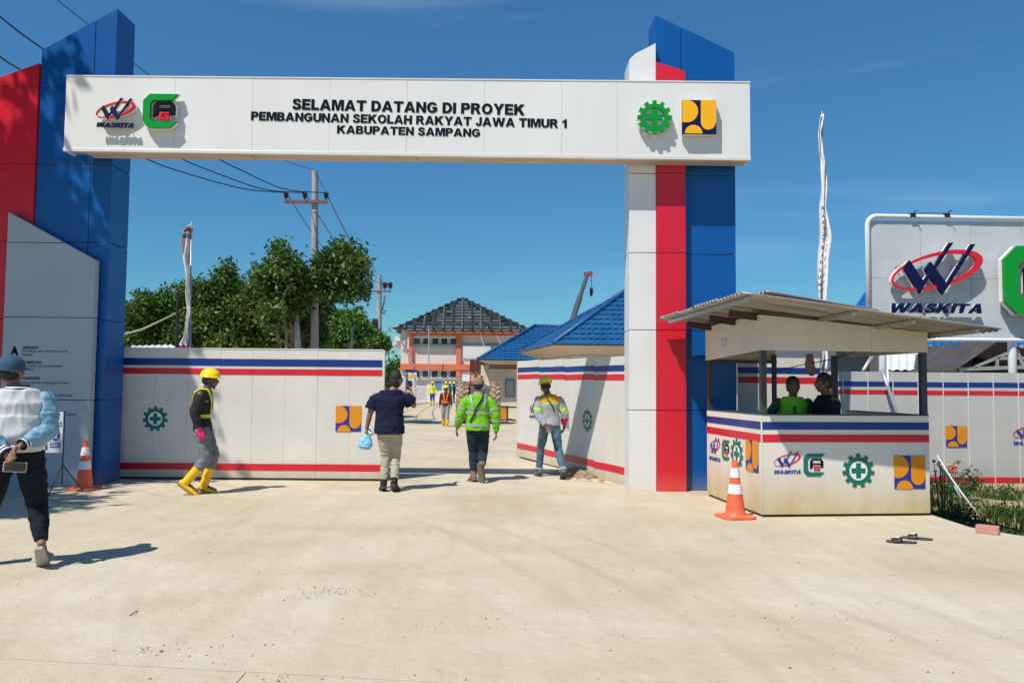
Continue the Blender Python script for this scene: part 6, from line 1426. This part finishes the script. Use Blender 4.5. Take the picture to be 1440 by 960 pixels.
tree('low continuous green thicket filling the back of the tree row', (P(360, 560, 37).x, 37, -.12), P(360, 470, 37), .16,
     jitter([(px, 455+8*math.sin(px*.07), 24) for px in range(190, 500, 26)]+[(px, 482, 24) for px in range(190, 520, 30)], 37), 26000, .2, LEAF, limbs=False)
# bare twisting boughs seen in the big tree
T = Thing('vine', 'bare twisted pale branch in the middle of the tree row', 'branch', (P(398, 560, 27.8).x, 27.8, -.12)); T.part('bough', Geo().tube([(P(402, 560, 27.8).x, 27.8, -.12), P(403, 470, 27.8), P(396, 425, 27.8), P(405, 402, 27.8), P(415, 398, 27.8)], [.06,.05,.04,.03,.02], 7), BARK, world=True, smooth=True)
# shade tree standing left of the frame, its dappled shade falls on the left pillar and the ground
sb = []
while len(sb) < 30:
    x, y, z, r = random.uniform(-15.0, -6.5), random.uniform(4.2, 10.5), random.uniform(4.8, 11.5), random.uniform(.45, .95)
    if x > -.70*y-r-.5 or abs(x+11.5) > 4.5: continue
    xl, zl = x+.88*(12.4-y), z-2*(12.4-y); gx_, gy_ = x+.44*z, y+.5*z
    if zl > -2 and xl+r > -6.2: continue
    if gx_+r > -4.3 or gy_-r < 8.6: continue
    sb.append((x, y, z, r))
while len(sb) < 52:      # the upper crown, between the sun and the pillar
    xl, zl, y, r = random.uniform(-8.8, -6.1), random.uniform(.2, 7.2), random.uniform(6.2, 8.6), random.uniform(.4, .75)
    z = zl+2*(11.6-y); x = xl-.88*(11.6-y)
    if z > 12.5 or x > -.70*y-r-.3 or xl+r*.6 > -5.9 or (4.0 < zl < 6.4 and xl+r > -6.5): continue
    sb.append((x, y, z, r))
tree('shade tree just outside the left edge of the picture', (-12.5, 7.0, -.12), (-11.5, 7.2, 5.5), .2, sb, 26000, .26, LEAF, limbs=True)

# ------------------------------------------------------------------ verge: grass, weeds, soil
def blades(n, fx, h0, h1, w, lean=.5):
    P_ = [];
    while len(P_) < n:
        x, y = fx()
        P_.append((x, y))
    P_ = np.array(P_); z = np.array([vz(x, y) for x, y in P_]); h = rng.uniform(h0, h1, n); a = rng.uniform(0, 2*PI, n); l = rng.uniform(0, lean, n)*h
    b = np.stack([P_[:,0], P_[:,1], z-.01], 1); wx = np.stack([np.cos(a)*w, np.sin(a)*w, 0*a], 1); ln = np.stack([-np.sin(a)*l, np.cos(a)*l, 0*a], 1); up = np.stack([0*h, 0*h, h], 1)
    V = np.stack([b-wx, b+wx, b+wx*.7+ln*.35+up*.6, b-wx*.7+ln*.35+up*.6, b+ln+up], 1).reshape(-1,3); I = np.arange(n)*5
    F = np.concatenate([np.stack([I,I+1,I+2],1), np.stack([I,I+2,I+3],1), np.stack([I+3,I+2,I+4],1)]); return V, F
def vz(x, y):
    d = x-edge_x(y); z = -.62 if d < .35 else (-.62+.36*min(1, (d-.35)))
    z += .05*noise.noise(Vector((x*1.3, y*1.3, 0)))
    return max(z, -.24) if y > 13.3 else z
def gx():
    while True:
        y = random.uniform(6.5, 13.85); x = edge_x(y)+random.uniform(.05, 5.5)
        if 11.6 < y < 12.7 and x > 6.6 and random.random() < .93 and noise.noise(Vector((x*1.5, y*1.5, 5))) > -.3: continue
        if random.random() < .15+.85*max(0, min(1, .5+1.4*noise.noise(Vector((x*.9, y*.9, 2))))): return x, y
GR = leafmat('verge_grass', (.035,.07,.012), (.08,.12,.02), (.20,.20,.05))
V, F = blades(26000, gx, .04, .13, .006); V2, F2 = blades(5000, gx, .08, .22, .009, .9); single('grass', npmesh('grass', np.concatenate([V, V2]), np.concatenate([F, F2+len(V)])), GR, 'low grass covering the verge behind the guard booth', 'grass', kind='stuff')
def plant(x, y, r, n, size, label, lm, h=.4):
    z = vz(x, y); T = Thing('weed', label, 'plant', (x, y, z), 0, 'leafy weeds on the verge'); bl = [(random.uniform(-r, r), random.uniform(-r, r), h*random.uniform(.4, 1), r*.5) for _ in range(6)]
    for b in bl: T.part('stem', Geo().tube([(b[0]*.2, b[1]*.2, -.05), (b[0]*.7, b[1]*.7, b[2]*.6), b[:3]], .006, 5), lm)
    V, F = leaves(bl, n, size); link('foliage', npmesh('foliage', V, F), lm, T.o); return T
WD = leafmat('weed_leaf', (.02,.055,.012), (.045,.10,.02), (.10,.14,.03))
for (px, py, Y, r, h, lb) in ((1325, 690, 10.4, .35, .5, 'leafy weed clump touching the right side of the booth'), (1345, 700, 10.2, .35, .45, 'leafy weed clump under the white cord'), (1330, 715, 9.6, .3, .35, 'low dark weed clump at the corner of the concrete'), (1365, 712, 9.8, .32, .35, 'weed clump behind the pink brick'), (1350, 672, 12.6, .35, .55, 'tall thin weeds in front of the far fence'), (1372, 690, 11, .3, .3, 'weed clump in the middle of the verge'), (1400, 722, 9.7, .35, .3, 'weed clump right of the pink brick'), (1425, 700, 10.6, .4, .3, 'weed clump on the right of the sandy patch'), (1318, 668, 12.2, .3, .5, 'weeds by the timber batten'), (1405, 682, 12.9, .3, .25, 'weed clump at the foot of the far fence'), (1438, 725, 9.3, .4, .3, 'weed clump at the right edge of the picture')):
    q = P(px, py, Y); plant(q.x, Y, r*.8, 420, .055, lb, WD, h*(.7 if px < 1360 else .42))
q = P(1326, 655, 11.2); T = Thing('flowers', 'small pink and red flowers beside the booth wall', 'flowers', (q.x, 11.2, vz(q.x, 11.2)))
for i in range(14):
    c = Vector((random.uniform(-.12,.18), random.uniform(-.1,.1), q.z-vz(q.x, 11.2)+random.uniform(-.15,.08))); T.part('stem', Geo().tube([(c.x*.4, c.y*.4, -.02), c], .005, 5), WD); T.part('blossom', Geo().ball(c, (.028,.028,.018), n=8, h=5), M['redac'] if i % 2 else M['pinkf'] if 'pinkf' in M else M.setdefault('pinkf', mat('pink_petal', (.65,.35,.33), .7)))
# spoil heap at the foot of the right leaf
c0 = G(818, 668); g = Geo(); V = []; F = []; nx, ny = 44, 22
for j in range(ny+1):
    for i in range(nx+1):
        u, v = i/nx*2-1, j/ny*2-1; x = c0.x+u*.62; y = c0.y+v*.42-u*.30; r2 = u*u+v*v
        h = max(0, 1-r2)**1.2*.10*(1+.9*noise.noise(Vector((x*5, y*5, 0))))+.02*noise.noise(Vector((x*17, y*17, 3)))*max(0, 1-r2); V.append((x, y, h-.004 if r2 < 1 else -.01))
for j in range(ny):
    for i in range(nx): a = j*(nx+1)+i; F.append((a, a+1, a+nx+2, a+nx+1))
g.add(V, F); single('soil_heap', g, mat('brown_soil', (.22,.15,.09), .95, .45, 9, .8, 40), 'low heap of brown soil and rubble at the foot of the right gate leaf', 'soil', smooth=True)
# stones, gravel crumbs
def pebbles(n, fn, r0, r1):
    g = Geo()
    base = [Vector(v) for v in ((0,0,1),(.9,0,.2),(.28,.85,.25),(-.72,.53,.2),(-.72,-.53,.3),(.28,-.85,.2),(0,0,-.2))]; fc = [(0,1,2),(0,2,3),(0,3,4),(0,4,5),(0,5,1),(6,2,1),(6,3,2),(6,4,3),(6,5,4),(6,1,5)]
    for _ in range(n):
        x, y = fn(); r = r0+(r1-r0)*random.random()**3; a = random.uniform(0, 6.3); R_ = Matrix.Rotation(a, 3, 'Z'); s = Vector((random.uniform(.7,1.5), random.uniform(.6,1), random.uniform(.4,.8)))
        g.add([Vector((x, y, r*.05)) + R_ @ Vector((v.x*s.x*r*random.uniform(.8,1.2), v.y*s.y*r, v.z*s.z*r)) for v in base], fc)
    return g.mesh('pebbles', False)
def pf():
    k = random.random()
    if k < .5: y = random.uniform(3.0, 11.5); return random.uniform(-.75, .75)*y, y
    if k < .8: a = random.choice(CL); return random.gauss(a[0], a[2]), random.gauss(a[1], a[2]*.6)
    return random.gauss(c0.x, .5), random.gauss(c0.y-.1, .35)
CL = [(G(px, py).x, G(px, py).y, s) for px, py, s in ((430, 835, .18), (462, 833, .12), (585, 745, .14), (310, 750, .2), (215, 912, .06), (395, 958, .10), (290, 915, .2), (700, 870, .5), (1180, 880, .5), (900, 800, .5))]
single('gravel', pebbles(1300, pf, .002, .011), mat('brown_crumbs', (.17,.12,.08), .95, .4, 30), 'loose gravel crumbs scattered over the concrete', 'gravel', kind='stuff')
g = Geo()
for i, (px, py) in enumerate(((812, 674), (828, 676), (838, 672), (800, 670), (846, 679), (822, 670))):
    q = G(px, py); single('stone', remesh(Geo().ball((0,0,.02), (.042+.012*(i % 3), .032, .022+.008*(i % 2)), n=8, h=6), .012, 1), M.setdefault('pale_rock', mat('pale_rock', (.33,.26,.17), .9, .4, 12, .6, 40)), ('flat pale stone nearest the booth side of the soil heap','pale stone on the front right of the soil heap','largest pale stone at the front of the soil heap','leftmost pale stone at the feet of the worker in grey jacket','rightmost pale stone by the hinge of the right gate leaf','small pale stone in the middle of the soil heap')[i], 'stone', 'pale stones in the soil heap', origin=None).location = (q.x, q.y, .02+.01*(i % 2))
q0, q1 = G(182, 866), G(193, 859); single('twig', Geo().tube([q0+Vector((0,0,.006)), (q0+q1)/2+Vector((.01,0,.012)), q1+Vector((0,0,.006))], .003, 5), M['dwood'], 'thin brown twig lying alone on the concrete at lower left', 'twig')
